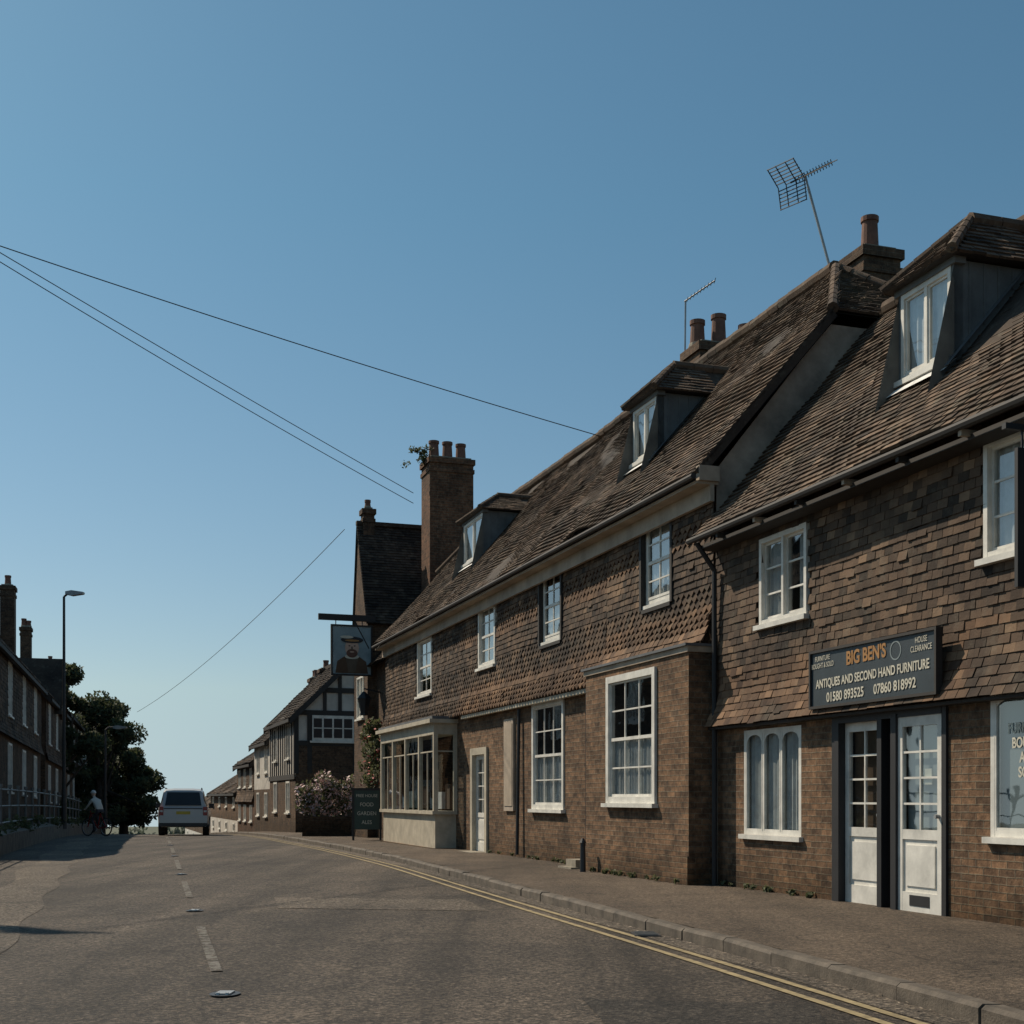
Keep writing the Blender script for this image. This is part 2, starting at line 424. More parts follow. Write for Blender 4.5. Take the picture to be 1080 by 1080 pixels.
def strip(name,fa,fb,za,zb,mat,rng,nx=1,parent=None):
    mb=MB()
    for y0,y1 in zip(rng,rng[1:]):
        for k in range(nx):
            t0,t1=k/nx,(k+1)/nx
            P=[]
            for (y,t) in ((y0,t0),(y0,t1),(y1,t1),(y1,t0)):
                P.append((fa(y)+(fb(y)-fa(y))*t,y,za(y)+(zb(y)-za(y))*t))
            mb.face(P,mat)
    return mb.build(name,parent)
strip('road',kl,kr,lambda y:g(y),lambda y:g(y),'asphalt',yr,1)
strip('pavement',lambda y:kr(y)+.14,lambda y:fac(y)+.9,lambda y:g(y)+.11,lambda y:g(y)+.14,'pavement_tarmac',yr)
mb=MB()
y=-5.0
while y<88:
    y2=y+.9; a=.005
    x0,x1=kr(y+a)+random.uniform(-.008,.008),kr(y2-a)+random.uniform(-.008,.008); z0,z1=g(y)+random.uniform(-.008,.008),g(y2)+random.uniform(-.008,.008); H=.115;B=-.1
    A=[(x0,y+a,z0+B),(x0,y+a,z0+H-.025),(x0+.025,y+a,z0+H),(x0+.125,y+a,z0+H),(x0+.145,y+a,z0+B)]
    C=[(x1,y2-a,z1+B),(x1,y2-a,z1+H-.025),(x1+.025,y2-a,z1+H),(x1+.125,y2-a,z1+H),(x1+.145,y2-a,z1+B)]
    for i in range(4): mb.face([A[i],C[i],C[i+1],A[i+1]],'kerb_stone')
    mb.face(A,'kerb_stone'); mb.face(C,'kerb_stone')
    y=y2
mb.build('kerb')
e=.004
mk=empty('road_markings')
hr=[i*.5-4 for i in range(0,140)]
for a,b in ((.30,.37),(.50,.57)):
    strip('yellow_line',lambda y,b=b:kr(y)-b,lambda y,a=a:kr(y)-a,lambda y:g(y)+e*2,lambda y:g(y)+e*2,'road_yellow',hr,1,mk)
strip('gutter_repair',lambda y:kr(y)-.24+.03*math.sin(y*2.1),lambda y:kr(y)-.01,lambda y:g(y)+e,lambda y:g(y)+e,'asphalt_worn',hr,1,mk)
for (a,b) in ((9.9,13.3),(17.2,20.6),(24,27.5),(31,34.5),(38,41.5),(45,48.5),(3,6.5)):
    n=8; strip('centre_line',lambda y:ctr(y)-.045,lambda y:ctr(y)+.045,lambda y:g(y)+e*2,lambda y:g(y)+e*2,'road_white',[a+(b-a)*i/n for i in range(n+1)],1,mk)
strip('worn_strip',lambda y:-1.5-.29*y-.35+.1*math.sin(y),lambda y:-1.5-.29*y+.45+.06*math.sin(y*1.7),lambda y:g(y)+e,lambda y:g(y)+e,'asphalt_worn',[10+i*.5 for i in range(72)],1,mk)
def patch(name,pts,mat):
    mb=MB(); mb.face([(x,y,g(y)+e) for x,y in pts],mat); mb.build(name,mk)
patch('asphalt_patch',[(-2.75,15.6),(-.25,15.2),(-.6,16.9),(-3.1,17.3)],'asphalt_worn')
patch('asphalt_patch',[(.45,8.6),(1.9,8.3),(1.8,7.6),(.55,7.4)],'asphalt_new')
def stud(Y):
    mb=MB(); x=ctr(Y);z=g(Y)
    n=16; P=[(x+.10*math.cos(i*6.2832/n),Y+.14*math.sin(i*6.2832/n),z+.010) for i in range(n)]
    mb.face(P,'dark_metal')
    mb.box(x-.05,x+.05,Y-.08,Y+.08,z+.010,z+.020,'steel')
    for sx in (-.03,.03): mb.rod((x+sx,Y-.09,z+.018),(x+sx,Y-.06,z+.018),.010,'white_flash',8)
    mb.build('road_stud')
for Y in (8.75,15.2,22.4,29.4,36.4): stud(Y)
# gully grate in the channel
mb=MB(); Y=12.6; x=kr(Y)-.14; z=g(Y)+.006
mb.box(x-.13,x+.12,Y-.22,Y+.22,z-.03,z+.004,'dark_metal')
for i in range(7): yy=Y-.18+i*.06; mb.box(x-.10,x+.09,yy-.012,yy+.012,z+.004,z+.012,'rail_metal')
mb.build('drain_grate')
# weeds where wall meets pavement
bl=[]
for i in range(40):
    yy=random.choice([random.uniform(15.3,17.7),random.uniform(21.8,28),random.uniform(18,21.4)])
    w_=.5 if 17.9<yy<21.6 else .06
    p=T(S(yy),w_,0); bl.append(((p[0],p[1],g(p[1])+.17),random.uniform(.02,.06)))
foliage('pavement_weeds',bl,14,.035,'leaves_bush')
# fallen leaves and grit along the kerb
mb=MB()
for i in range(260):
    yy=random.uniform(7,30); x=kr(yy)-abs(random.gauss(0,.12))-.01; z=g(yy)+.012; s_=random.uniform(.008,.02); a_=random.random()*6.28
    mb.face([(x+s_*math.cos(a_+k*1.5708)*(1 if k%2 else .6),yy+s_*math.sin(a_+k*1.5708),z+random.uniform(0,.008)) for k in range(4)],random.choice(['bark','wood_pole','soffit_cream']))
mb.build('kerb_litter_leaves')

# ------------------------------------------------------------------ building A : antiques shop
A=empty('antiques_shop')
sA0,sA1=S(9.0),S(17.86)
TH=2.13
opsG=[(S(15.76),S(17.14),.70,2.03),(S(13.05),S(15.06),-.5,2.1),(S(11.2),S(12.44),.80,2.2)]
opsU=[(S(15.57),S(16.67),3.32,4.40),(S(11.1),S(12.48),3.40,4.5)]
mb=MB(T)
wall(mb,sA0,sA1,-.6,TH,0,opsG,'brick',.1)
wall(mb,sA0,sA1,TH,4.75,0,opsU,'brick_dark',.1)
mb.face([(sA0,0,-.6),(sA0,-5.5,-.6),(sA0,-5.5,4.7),(sA0,-2.6,8),(sA0,0,4.7)],'brick')
mb.face([(sA0,-5.5,-.6),(sA1,-5.5,-.6),(sA1,-5.5,4.7),(sA0,-5.5,4.7)],'brick')
mb.build('walls',A)
mb=MB(T)
inop=lambda ops,P0s,P0h,pad=.02:(lambda u,v:not any(o[0]-pad<P0s+u<o[1]+pad and o[2]-pad-.03<P0h+v<o[3]+pad for o in ops))
flare=lambda v: .16*max(0,1-v/.55)**1.6
tiles(mb,(sA0,.03,TH-.02),(1,0,0),(0,0,1),(0,1,0),sA1-sA0,2.5,'hung_tile',inop(opsU,sA0,TH-.02),woff=flare,g=.095,wob=.018,seed=3,lift=.015,
      orange=lambda u,v: v<.75 and noise.noise(Vector((u*.5,v,1)))>-.05)
mb.box(sA0,sA1,0,.14,TH-.06,TH-.03,'black_wood')
mb.build('tile_hanging',A)
mb=MB(T)
pA=math.atan2(3.36,2.95); LA=math.hypot(3.36,2.95)
Vr=(0,-math.cos(pA),math.sin(pA)); Nr=(0,math.sin(pA),math.cos(pA))
tiles(mb,(sA0,.35,4.65),(1,0,0),Vr,Nr,sA1-sA0+.05,LA,'roof_tile',seed=11,lift=.024,wob=.055,g=.1)
mb.slab([(sA0,.35-.02,4.63),(sA1+.03,.35-.02,4.63),(sA1+.03,-2.6,7.99),(sA0,-2.6,7.99)],-.06,'roof_tile_dark')
mb.slab([(sA0,-2.6,8.0),(sA1,-2.6,8.0),(sA1,-5.9,4.3),(sA0,-5.9,4.3)],.05,'roof_tile')
for i in range(28):
    a=sA0+i*.33
    if a>sA1: break
    mb.rod((a,-2.6,8.02),(a+.325,-2.6,8.02+random.uniform(-.01,.01)),.12,'roof_tile',10)
mb.build('roof',A)
mb=MB(T)
mb.rod((sA0,.41,4.59),(sA1+.05,.41,4.59),.042,'black_wood',8)
mb.box(sA0,sA1,.02,.30,4.47,4.52,'black_wood')
for i in range(9):
    x=sA0+.5+i; mb.box(x,x+.05,.05,.40,4.50,4.56,'soffit_cream' if i%2 else 'black_wood')
mb.rod((sA1-.1,.36,4.55),(sA1-.1,.10,4.2),.035,'black_paint',8)
mb.rod((sA1-.1,.10,4.22),(sA1-.1,.10,-.05),.035,'black_paint',8)
mb.build('gutter',A)
mb=MB(T)
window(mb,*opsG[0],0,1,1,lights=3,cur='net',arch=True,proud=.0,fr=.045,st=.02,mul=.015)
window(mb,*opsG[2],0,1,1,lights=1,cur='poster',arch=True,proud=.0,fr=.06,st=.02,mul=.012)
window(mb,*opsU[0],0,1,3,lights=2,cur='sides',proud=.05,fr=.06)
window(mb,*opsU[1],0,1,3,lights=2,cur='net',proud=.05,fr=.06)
mb.build('windows',A)
def door(mb,s0,s1,h0,h1,w,mat='white_paint',fill='interior_warm'):
    st=.08
    mb.box(s0,s0+st,w-.045,w,h0,h1,mat); mb.box(s1-st,s1,w-.045,w,h0,h1,mat)
    mb.box(s0+st,s1-st,w-.045,w-.001,h1-.1,h1,mat); mb.box(s0+st,s1-st,w-.045,w-.001,h0,h0+.2,mat)
    zl=h0+.74; mb.box(s0+st,s1-st,w-.045,w-.001,zl,zl+.1,mat)
    mb.box(s0+st,s1-st,w-.035,w-.02,h0+.2,zl,mat)
    mb.box(s0+st+.05,s1-st-.05,w-.02,w-.006,h0+.26,zl-.06,mat)
    a,b,c,d=s0+st,s1-st,zl+.1,h1-.1
    mb.box((a+b)/2-.011,(a+b)/2+.011,w-.035,w-.008,c,d,mat)
    for j in (1,2,3): z=c+(d-c)*j/4; mb.box(a,b,w-.035,w-.009,z-.011,z+.011,mat)
    mb.face([(a,w-.025,c),(b,w-.025,c),(b,w-.025,d),(a,w-.025,d)],'glass')
    mb.rod((s0+.05,w,h0+.98),(s0+.05,w+.05,h0+.98),.022,'steel',8)
    mb.box(a-.01,b+.01,w-.10,w-.08,c-.02,d+.02,fill)
mb=MB(T)
door(mb,S(14.20),S(14.93),.0,2.0,-.06)
door(mb,S(13.12),S(13.84),.0,2.0,.02,fill='poster_blue')
mb.box((S(13.12)+S(13.84))/2-.17,(S(13.12)+S(13.84))/2+.17,.015,.024,.06,.17,'black_paint')
mb.box((S(13.12)+S(13.84))/2-.16,(S(13.12)+S(13.84))/2-.03,-.02,-.012,1.30,1.46,'sign_cream')
mb.box(S(13.84),S(13.93),-.5,.05,-.3,2.04,'black_paint'); mb.box(S(14.12),S(14.2),-.5,.03,-.3,2.04,'black_paint')
mb.box(S(14.93),S(15.06),-.2,.03,-.3,2.1,'black_paint'); mb.box(S(13.05),S(13.12),-.2,.03,-.3,2.1,'black_paint')
mb.box(S(13.12),S(14.93),-.4,.035,2.0,2.1,'black_paint')
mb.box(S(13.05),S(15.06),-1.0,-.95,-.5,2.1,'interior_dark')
mb.box(S(13.0),S(15.1),-.3,.12,-.35,-.01,'stone')
mb.build('doors',A)
mb=MB(T)
q0,q1=12.97,15.2
mb.box(S(q0),S(q1),.16,.20,2.20,2.80,'sign_board')
for c,d in ((2.17,2.2),(2.80,2.83)): mb.box(S(q0),S(q1),.15,.225,c,d,'black_wood')
for a in (S(q0)-.03,S(q1)): mb.box(a,a+.03,.15,.225,2.17,2.83,'black_wood')
cs,ch=S(13.62),2.67
for i in range(20):
    a0,a1=i*.314159,(i+1)*.314159
    f=lambda r,t:(cs+r*math.cos(t),.204,ch+r*math.sin(t))
    mb.face([f(.085,a0),f(.085,a1),f(.1,a1),f(.1,a0)],'poster_blue')
mb.build('shop_sign_board',A)
dvec=Vector((-.3017,.9534,0)); nvec=Vector((-.9534,-.3017,0))
def text(body,s,w,h,size,mat,parent,sx=1,align='CENTER',Tf=T,xd=None,nd=None,bold=.0):
    cu=bpy.data.curves.new('lettering','FONT'); cu.body=body; cu.size=size; cu.align_x=align; cu.align_y='CENTER'; cu.offset=bold; cu.extrude=.001
    cu.materials.append(M[mat]); o=bpy.data.objects.new('lettering',cu); scene.collection.objects.link(o)
    xd=xd or -dvec; nd=nd or nvec
    z=Vector((0,0,1)); m=Matrix((( xd.x*sx,z.x,nd.x,0),(xd.y*sx,z.y,nd.y,0),(xd.z*sx,z.z,nd.z,0),(0,0,0,1)))
    m.translation=Vector(Tf(s,w,h)); o.parent=parent; o.matrix_world=m
    return o
sc=S((q0+q1)/2)
text("BIG BEN'S",sc+.06,.206,2.68,.20,'sign_orange',A,.88,bold=.006)
text("ANTIQUES AND SECOND HAND FURNITURE",sc,.206,2.46,.135,'sign_cream',A,.78,bold=.003)
text("01580 893525     07860 818992",sc,.206,2.295,.145,'sign_cream',A,.90,bold=.003)
text("FURNITURE\nBOUGHT & SOLD",sc+.93,.206,2.69,.08,'sign_cream',A,.75)
text("HOUSE\nCLEARANCE",sc-.93,.206,2.69,.085,'sign_cream',A,.75)
text("FURNITURE\nBOUGHT\nAND\nSOLD",S(11.95),-.012,1.60,.135,'sign_cream',A,.8,bold=.003)
mb=MB(T)
mb.box(S(11.4),S(11.45),.0,.68,4.28,4.33,'black_paint')
mb.box(S(11.4),S(11.44),.10,.56,2.95,4.13,'black_paint')
mb.rod((S(11.42),.2,4.12),(S(11.42),.2,4.29),.01,'black_paint'); mb.rod((S(11.42),.5,4.12),(S(11.42),.5,4.29),.01,'black_paint')
mb.build('hanging_sign',A)

def dormer(parent,Yc,wid,D,hb,ht,hapex,pitchtan,eave,back,mainmat='roof_tile',cols=1,rows=1,lights=2,cur='net'):
    sc_=S(Yc); s0,s1=sc_-wid/2,sc_+wid/2; w=-D
    mb=MB(T)
    roofh=lambda ww: eave[1]+(eave[0]-ww)*pitchtan
    wb=lambda h: eave[0]-(h-eave[1])/pitchtan
    window(mb,s0+.05,s1-.05,hb+.06,ht,w,cols,rows,lights=lights,cur=cur,proud=.02,room=True,sill=True,fr=.055)
    mb.box(s0,s0+.05,w-.1,w+.01,hb-.25,ht+.05,'cheek_lead'); mb.box(s1-.05,s1,w-.1,w+.01,hb-.25,ht+.05,'cheek_lead')
    mb.box(s0-.05,s1+.05,w-.1,w+.04,ht,ht+.09,'cheek_lead')
    for x in (s0,s1):
        mb.face([(x,w,hb-.4),(x,w,ht+.05),(x,wb(ht+.05)-.1,ht+.05),(x,wb(hb-.4),hb-.4)],'cheek_lead')
    for k in range(1,5):
        yy=w-.18*k
        if roofh(yy)<ht: mb.box(s0-.012,s0,yy-.012,yy+.012,roofh(yy)+.02,ht+.03,'cheek_lead')
    Vv=Vector((0,-1,pitchtan)).normalized(); Nn_=Vector((0,pitchtan,1)).normalized()
    P=[Vector((s0-.06,w+.06,roofh(w+.06)))+Nn_*.06-Vv*.12,Vector((s1+.06,w+.06,roofh(w+.06)))+Nn_*.06-Vv*.12]
    P2=[Vector((s1+.06,w+.012,hb+.02)),Vector((s0-.06,w+.012,hb+.02))]
    mb.face([tuple(p) for p in P+P2],'white_flash')
    x=s0-.03
    mb.face([tuple(Vector((x-.06,w+.1,roofh(w+.1)))+Nn_*.065),tuple(Vector((x+.03,w+.1,roofh(w+.1)))+Nn_*.065),tuple(Vector((x+.03,wb(ht),ht))+Nn_*.065),tuple(Vector((x-.06,wb(ht),ht))+Nn_*.065)],'lead')
    mb.build('dormer_window',parent)
    mb=MB(T); o=.14; e0=ht+.07
    hip=back
    a0=(s0-o,w+o,e0);a1=(s1+o,w+o,e0);ap=(sc_,w-hip,hapex)
    rb=(sc_,wb(hapex)-.15,hapex); b0=(s0-o,wb(e0)-.15,e0); b1=(s1+o,wb(e0)-.15,e0)
    mb.face([a0,a1,ap],mainmat,None,.2); mb.face([a0,ap,rb,b0],mainmat,None,.2); mb.face([a1,b1,rb,ap],mainmat,None,.2)
    mb.face([a0,a1,b1,b0],'black_wood')
    def tf(p0,p1,q,poly,s_):
        p0,p1,q=Vector(p0),Vector(p1),Vector(q); U=(p1-p0); ul=U.length; U.normalize(); V=(q-p0); V-=U*V.dot(U); vl=V.length; V.normalize(); Nn=U.cross(V)
        if Nn.z<0: Nn=-Nn
        PP=[((Vector(x)-p0).dot(U),(Vector(x)-p0).dot(V)) for x in poly]
        tiles(mb,p0+Nn*.01,U,V,Nn,ul,vl,mainmat,lambda u,v:inpoly(u,v,PP),lift=.02,wob=.01,seed=s_)
    tf(a0,a1,ap,[a0,a1,ap],1.1)
    tf(b0,a0,ap,[b0,a0,ap,rb],2.1); tf(a1,b1,ap,[a1,b1,rb,ap],3.3)
    L=abs(ap[1]-rb[1]); n=max(2,int(L/.3))
    for i in range(n):
        y0=ap[1]-L*i/n; mb.rod((sc_,y0,hapex+.02),(sc_,y0-L/n+.01,hapex+.02),.09,mainmat,8)
    for c in (a0,a1):
        c=Vector(c);d=Vector(ap)-c
        for i in range(5): mb.rod(tuple(c+d*i/5+Vector((0,0,.03))),tuple(c+d*(i+.95)/5+Vector((0,0,.035))),.06,mainmat,8,.05)
    mb.build('dormer_roof',parent)
dormer(A,14.24,1.0,.62,5.76,6.78,7.5,1.139,(.35,4.65),.55)

# ------------------------------------------------------------------ building B : terraced cottages
B=empty('terraced_cottages')
sB0,sB1=S(17.9),S(37.9)
HB=3.0
opsG=[(S(23.65),S(25.35),.95,2.95),(S(28.2),S(29.4),-.5,2.25),(S(30.7),S(36.1),.4,2.9),(S(18.1),S(21.5),-.6,2.9)]
opsU=[(S(19.2),S(20.2),4.07,5.33),(S(23.7),S(24.8),4.05,5.33),(S(27.6),S(28.8),3.95,5.28),(S(32.75),S(34.2),3.75,5.2)]
mb=MB(T)
wall(mb,sB0,sB1,-.6,HB,0,opsG,'brick',.1)
wall(mb,sB0,sB1,HB,5.6,0,opsU,'brick_dark',.1)
gp=[(0,-.6),(0,5.6),(-1.72,7.75),(-4.28,7.75),(-6.0,5.6),(-6.0,-.6)]
for x in (sB0,sB1):
    mb.face([(x,w,h) for w,h in gp],'gable_render' if x==sB0 else 'brick')
mb.face([(sB0,-6,-.6),(sB1,-6,-.6),(sB1,-6,5.6),(sB0,-6,5.6)],'brick')
mb.build('walls',B)
se0,se1=sB0+.0,S(21.6)
mb=MB(T)
oe=[(S(18.9),S(20.68),1.08,3.02)]
wall(mb,se0,se1,-.6,3.2,.41,oe,'brick',.1)
mb.face([(se0,0,-.6),(se0,.41,-.6),(se0,.41,3.2),(se0,0,3.2)],'brick')
mb.face([(se1,0,-.6),(se1,.41,-.6),(se1,.41,3.2),(se1,0,3.2)],'brick')
mb.box(se0-.05,se1+.05,0,.48,3.2,3.235,'lead')
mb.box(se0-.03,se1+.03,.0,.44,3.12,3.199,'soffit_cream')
mb.box(se0-.02,se1+.02,.3,.44,-.6,.38,'brick')
mb.build('front_extension',B)
mb=MB(T)
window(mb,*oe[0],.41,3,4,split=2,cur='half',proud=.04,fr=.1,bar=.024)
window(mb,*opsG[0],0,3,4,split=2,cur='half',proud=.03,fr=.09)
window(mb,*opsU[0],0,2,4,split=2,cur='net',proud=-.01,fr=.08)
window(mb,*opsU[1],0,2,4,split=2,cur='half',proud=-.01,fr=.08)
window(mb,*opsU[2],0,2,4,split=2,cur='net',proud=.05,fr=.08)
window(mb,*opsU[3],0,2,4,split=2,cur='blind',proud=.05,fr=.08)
for o in opsU[:2]:
    mb.box(o[0]-.07,o[0],-.05,.075,o[2]-.07,o[3]+.05,'black_wood'); mb.box(o[1],o[1]+.07,-.05,.075,o[2]-.07,o[3]+.05,'black_wood')
    mb.box(o[0],o[1],-.05,.075,o[2]-.12,o[2]-.062,'black_wood')
mb.build('windows',B)
mb=MB(T)
door(mb,S(28.35),S(29.25),.0,2.1,-.05,'white_paint',fill='poster_blue')
mb.box(S(28.2),S(28.35),-.1,.05,-.3,2.25,'cream_paint'); mb.box(S(29.25),S(29.4),-.1,.05,-.3,2.25,'cream_paint'); mb.box(S(28.35),S(29.25),-.1,.048,2.1,2.25,'cream_paint')
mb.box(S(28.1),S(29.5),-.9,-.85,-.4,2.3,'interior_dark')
mb.box(S(26.4),S(27.0),.0,.05,.9,2.75,'gable_render')
mb.box(S(26.45),S(26.95),.051,.062,1.0,2.65,'soffit_cream')
mb.box(S(21.75),S(22.05),.0,.10,-.1,2.88,'cream_paint')
mb.box(S(21.68),S(29.7),.07,.17,2.92,2.99,'cream_paint')
mb.box(S(28.3),S(29.3),.0,.35,-.4,.0,'stone')
mb.rod((S(22.25),.12,2.9),(S(22.25),.12,0.05),.04,'black_paint',8)
mb.rod((S(26.0),.06,2.9),(S(26.0),.1,0.05),.035,'black_paint',8)
mb.build('doors_and_trim',B)
mb=MB(T)
mb.box(S(21.9),S(22.5),.15,.55,-.2,.02,'stone'); mb.box(S(21.95),S(22.4),.18,.45,.02,.14,'stone')
mb.build('stone_step')
mb=MB(T); mb.rod((S(21.2),.62,-.1),(S(21.2),.62,.45),.05,'dark_metal',10,.04); mb.rod((S(21.2),.62,.45),(S(21.2),.62,.52),.06,'dark_metal',10,.02); mb.build('bollard')
mb=MB(T)
flB=lambda v:.17*max(0,1-v/.5)**1.5
bandp=lambda u,v: (.2<v<.8) or (v>1.35 and v<1.7)
tiles(mb,(sB0,.035,3.28),(1,0,0),(0,0,1),(0,1,0),se1-sB0,2.25,'hung_tile',inop(opsU,sB0,3.28,.08),woff=flB,wob=.018,seed=5,pointed=lambda u,v:bandp(u,v),orange=lambda u,v:v<.5 or (1.35<v<1.7))
tiles(mb,(se1,.035,HB-.0),(1,0,0),(0,0,1),(0,1,0),sB1-se1,2.55,'hung_tile',inop(opsU,se1,HB,.08),woff=flB,wob=.018,seed=9,pointed=lambda u,v:bandp(u,v-.25) or v<.4,orange=lambda u,v:u<9 and (v<.6 or 1.5<v<1.95))
mb.build('tile_hanging',B)
tB=3.89/3.35; pB=math.atan(tB); LB=math.hypot(3.89,3.35)
Vb=(0,-math.cos(pB),math.sin(pB)); Nb=(0,math.sin(pB),math.cos(pB))
mb=MB(T)
r0=sB0-.12; UL=sB1-r0+.1
vh=2.39/math.sin(pB)
polyB=[(-.1,-.1),(-.1,vh),(2.05,LB+.1),(UL-1.7,LB+.1),(UL,vh*.9),(UL,-.1)]
tiles(mb,(r0,.35,5.51),(1,0,0),Vb,Nb,UL,LB,'roof_tile',lambda u,v:inpoly(u,v,polyB),lift=.024,wob=.08,seed=21)
def rp(u,v,off=-.04): return tuple(Vector((r0,.35,5.51))+Vector((1,0,0))*u+Vector(Vb)*v+Vector(Nb)*off)
mb.face([rp(max(0,u),max(0,min(LB,v))) for u,v in polyB],'roof_tile_dark',None,.3)
mb.face([rp(max(0,u),max(0,min(LB,v)),-.11) for u,v in polyB],'black_wood')
mb.face([rp(0,0,.03),rp(0,0,-.1),rp(0,vh,-.1),rp(0,vh,.03)],'roof_tile_dark',None,.4)
R0=(r0+2.05,-3,9.4); R1=(r0+UL-1.7,-3,9.4)
mb.face([R0,R1,(r0+UL,-6.3,5.55),(r0,-6.3,5.55)],'roof_tile')
f0=(r0,.35-2.39/tB,7.9); b0=(r0,-6.35+2.39/tB,7.9)
def tface(mb,p0,p1,q,poly,s_,mat='roof_tile',**k):
    p0,p1,q=Vector(p0),Vector(p1),Vector(q); U=(p1-p0); ul=U.length; U.normalize(); V=(q-p0); V-=U*V.dot(U); vl=V.length; V.normalize(); Nn=U.cross(V)
    if Nn.z<0: Nn=-Nn
    PP=[((Vector(x)-p0).dot(U),(Vector(x)-p0).dot(V)) for x in poly]
    tiles(mb,p0+Nn*.01,U,V,Nn,ul,vl,mat,lambda u,v:inpoly(u,v,PP),seed=s_,**k)
    mb.face([tuple(Vector(x)-Nn*.03) for x in poly],'roof_tile_dark',None,.3)
tface(mb,b0,f0,R0,[b0,f0,R0],31,lift=.025,wob=.02)
f1=(r0+UL,.35-2.15/tB,7.66); b1=(r0+UL,-4.5,7.66)
tface(mb,f1,b1,R1,[f1,b1,R1],33,lift=.025,wob=.02)
n=int((R1[0]-R0[0])/.33)
for i in range(n):
    a=R0[0]+i*.33; z=9.42+.06*noise.noise(Vector((a*.4,0,0)))
    mb.rod((a,-3,z),(a+.325,-3,z+random.uniform(-.015,.015)),.12,'roof_tile',10)
for c,d in ((f0,R0),(f1,R1),(b0,R0)):
    c=Vector(c);d=Vector(d)-c
    for i in range(9): mb.rod(tuple(c+d*i/9+Vector((0,0,.03))),tuple(c+d*(i+.96)/9+Vector((0,0,.04))),.085,'roof_tile',8,.07)
mb.build('roof',B)
mb=MB(T)
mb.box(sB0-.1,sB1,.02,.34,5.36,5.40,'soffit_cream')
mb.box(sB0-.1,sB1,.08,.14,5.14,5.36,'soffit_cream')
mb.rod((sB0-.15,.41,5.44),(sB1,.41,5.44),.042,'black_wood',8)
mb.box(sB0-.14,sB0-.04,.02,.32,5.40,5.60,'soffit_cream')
mb.build('gutter_and_soffit',B)
dormer(B,21.7,1.05,.68,6.71,7.66,8.33,tB,(.35,5.51),.5)
dormer(B,32.1,1.75,.84,6.9,7.95,8.55,tB,(.35,5.51),.6)
bay0,bay1,bw=S(30.6),S(36.2),.56
mb=MB(T)
mb.box(bay0+.1,bay1-.1,0,bw-.06,-.4,.78,'cream_paint')
mb.box(bay0,bay1,0,bw+.03,.78,.86,'cream_paint')
mb.box(bay0-.02,bay1+.02,0,bw+.02,-.4,.0,'brick')
mb.box(bay0,bay1,0,bw,2.62,2.88,'cream_paint')
mb.box(bay0-.1,bay1+.1,0,bw+.12,2.88,2.97,'cream_paint')
mb.box(bay0-.05,bay1+.05,0,bw+.05,2.97,3.04,'lead')
cols_=[bay0,bay0+1.45,bay0+2.9,bay0+4.35,bay1]
for i,x in enumerate(cols_):
    x=min(x,bay1-.09); mb.box(x,x+.10,bw-.1,bw,.86,2.62,'cream_paint')
for a,b_ in zip(cols_,cols_[1:]):
    mb.face([(a+.10,bw-.05,.86),(b_,bw-.05,.86),(b_,bw-.05,2.62),(a+.10,bw-.05,2.62)],'glass')
    mb.box(a+.10,b_-.0,bw-.07,bw-.03,2.22,2.25,'cream_paint')
    x=(a+.1+b_)/2; mb.box(x-.015,x+.015,bw-.065,bw-.035,.86,2.22,'cream_paint')
mb.box(bay0,bay0+.09,0,.08,.86,2.62,'cream_paint')
mb.face([(bay0+.04,.08,.86),(bay0+.04,bw-.1,.86),(bay0+.04,bw-.1,2.62),(bay0+.04,.08,2.62)],'glass')
mb.box(bay0+.02,bay0+.05,.08,bw-.1,2.22,2.25,'cream_paint')
mb.box(bay0+.1,bay1-.1,-1.6,-1.55,.4,2.9,'interior_warm')
for k in range(7):
    x=bay0+.5+k*.75; mb.box(x,x+.4,-.25,.05,.9,1.15+.5*random.random(),random.choice(['sign_cream','interior_warm','inn_sign_blue','curtain']))
mb.build('shop_bay_window',B)
chimney('chimney_stack',B,T,S(21.1)-.0,-4.52,6.5,10.35,.75,.7,[(0,0,.6)],'brick_dark',pot_r=.14)
chimney('chimney_stack',B,T,S(24.6),-3.6,7,9.83,.75,1.3,[(-.1,-.45,.45),(0,.08,.62),(.1,.48,.5)],'brick_dark',pot_r=.14)
chimney('chimney_stack',B,T,S(39.6),-2.25,3,11.35,1.05,1.35,[(0,-.42,.52),(0,0,.55),(0,.42,.55)],'brick_red',pot_r=.15)
p=Vector(T(S(39.6),-1.4,11.3))
foliage('chimney_weed_plant',[(p+Vector((random.uniform(-.45,.3),0,random.uniform(-.1,.45))),.16) for _ in range(12)],26,.06,'leaves_bush')
def P3(px,py,Y): return Vector(((px-540)/1400*Y,Y,(870-py)/1400*Y))
mb=MB()
b0=Vector((5.12,20.9,8.55)); t0=Vector((4.66,20.9,10.05))
mb.rod(b0-Vector((0,0,.2)),t0,.022,'steel',8)
ax0=Vector((4.36,20.75,10.04)); ax1=Vector((5.10,21.2,10.58))
ax=(ax1-ax0)
cr=Vector((.35,-.7,-.12)).normalized()
up=ax.cross(cr).normalized()
mb.rod(ax0,ax1,.016,'dark_metal',6)
for i in range(13):
    c=ax0+ax*(.12+.88*i/12); L=.24-.008*i
    mb.rod(c-cr*L,c+cr*L,.008,'dark_metal',5)
    mb.rod(c-up*.05,c+up*.05,.008,'dark_metal',5)
c=ax0
for k in (-1,1):
    for i in range(6):
        q=c+up*k*(.05+.052*i)+ax.normalized()*(-.02*i); mb.rod(q-cr*.33,q+cr*.33,.009,'dark_metal',5)
    for e_ in (-.32,-.12,.12,.32): mb.rod(c+cr*e_,c+cr*e_+up*k*.32-ax.normalized()*.1,.009,'dark_metal',5)
mb.rod(t0,(ax0+ax*.35),.018,'steel',6)
mb.build('tv_aerial')
mb=MB()
Y=26.5
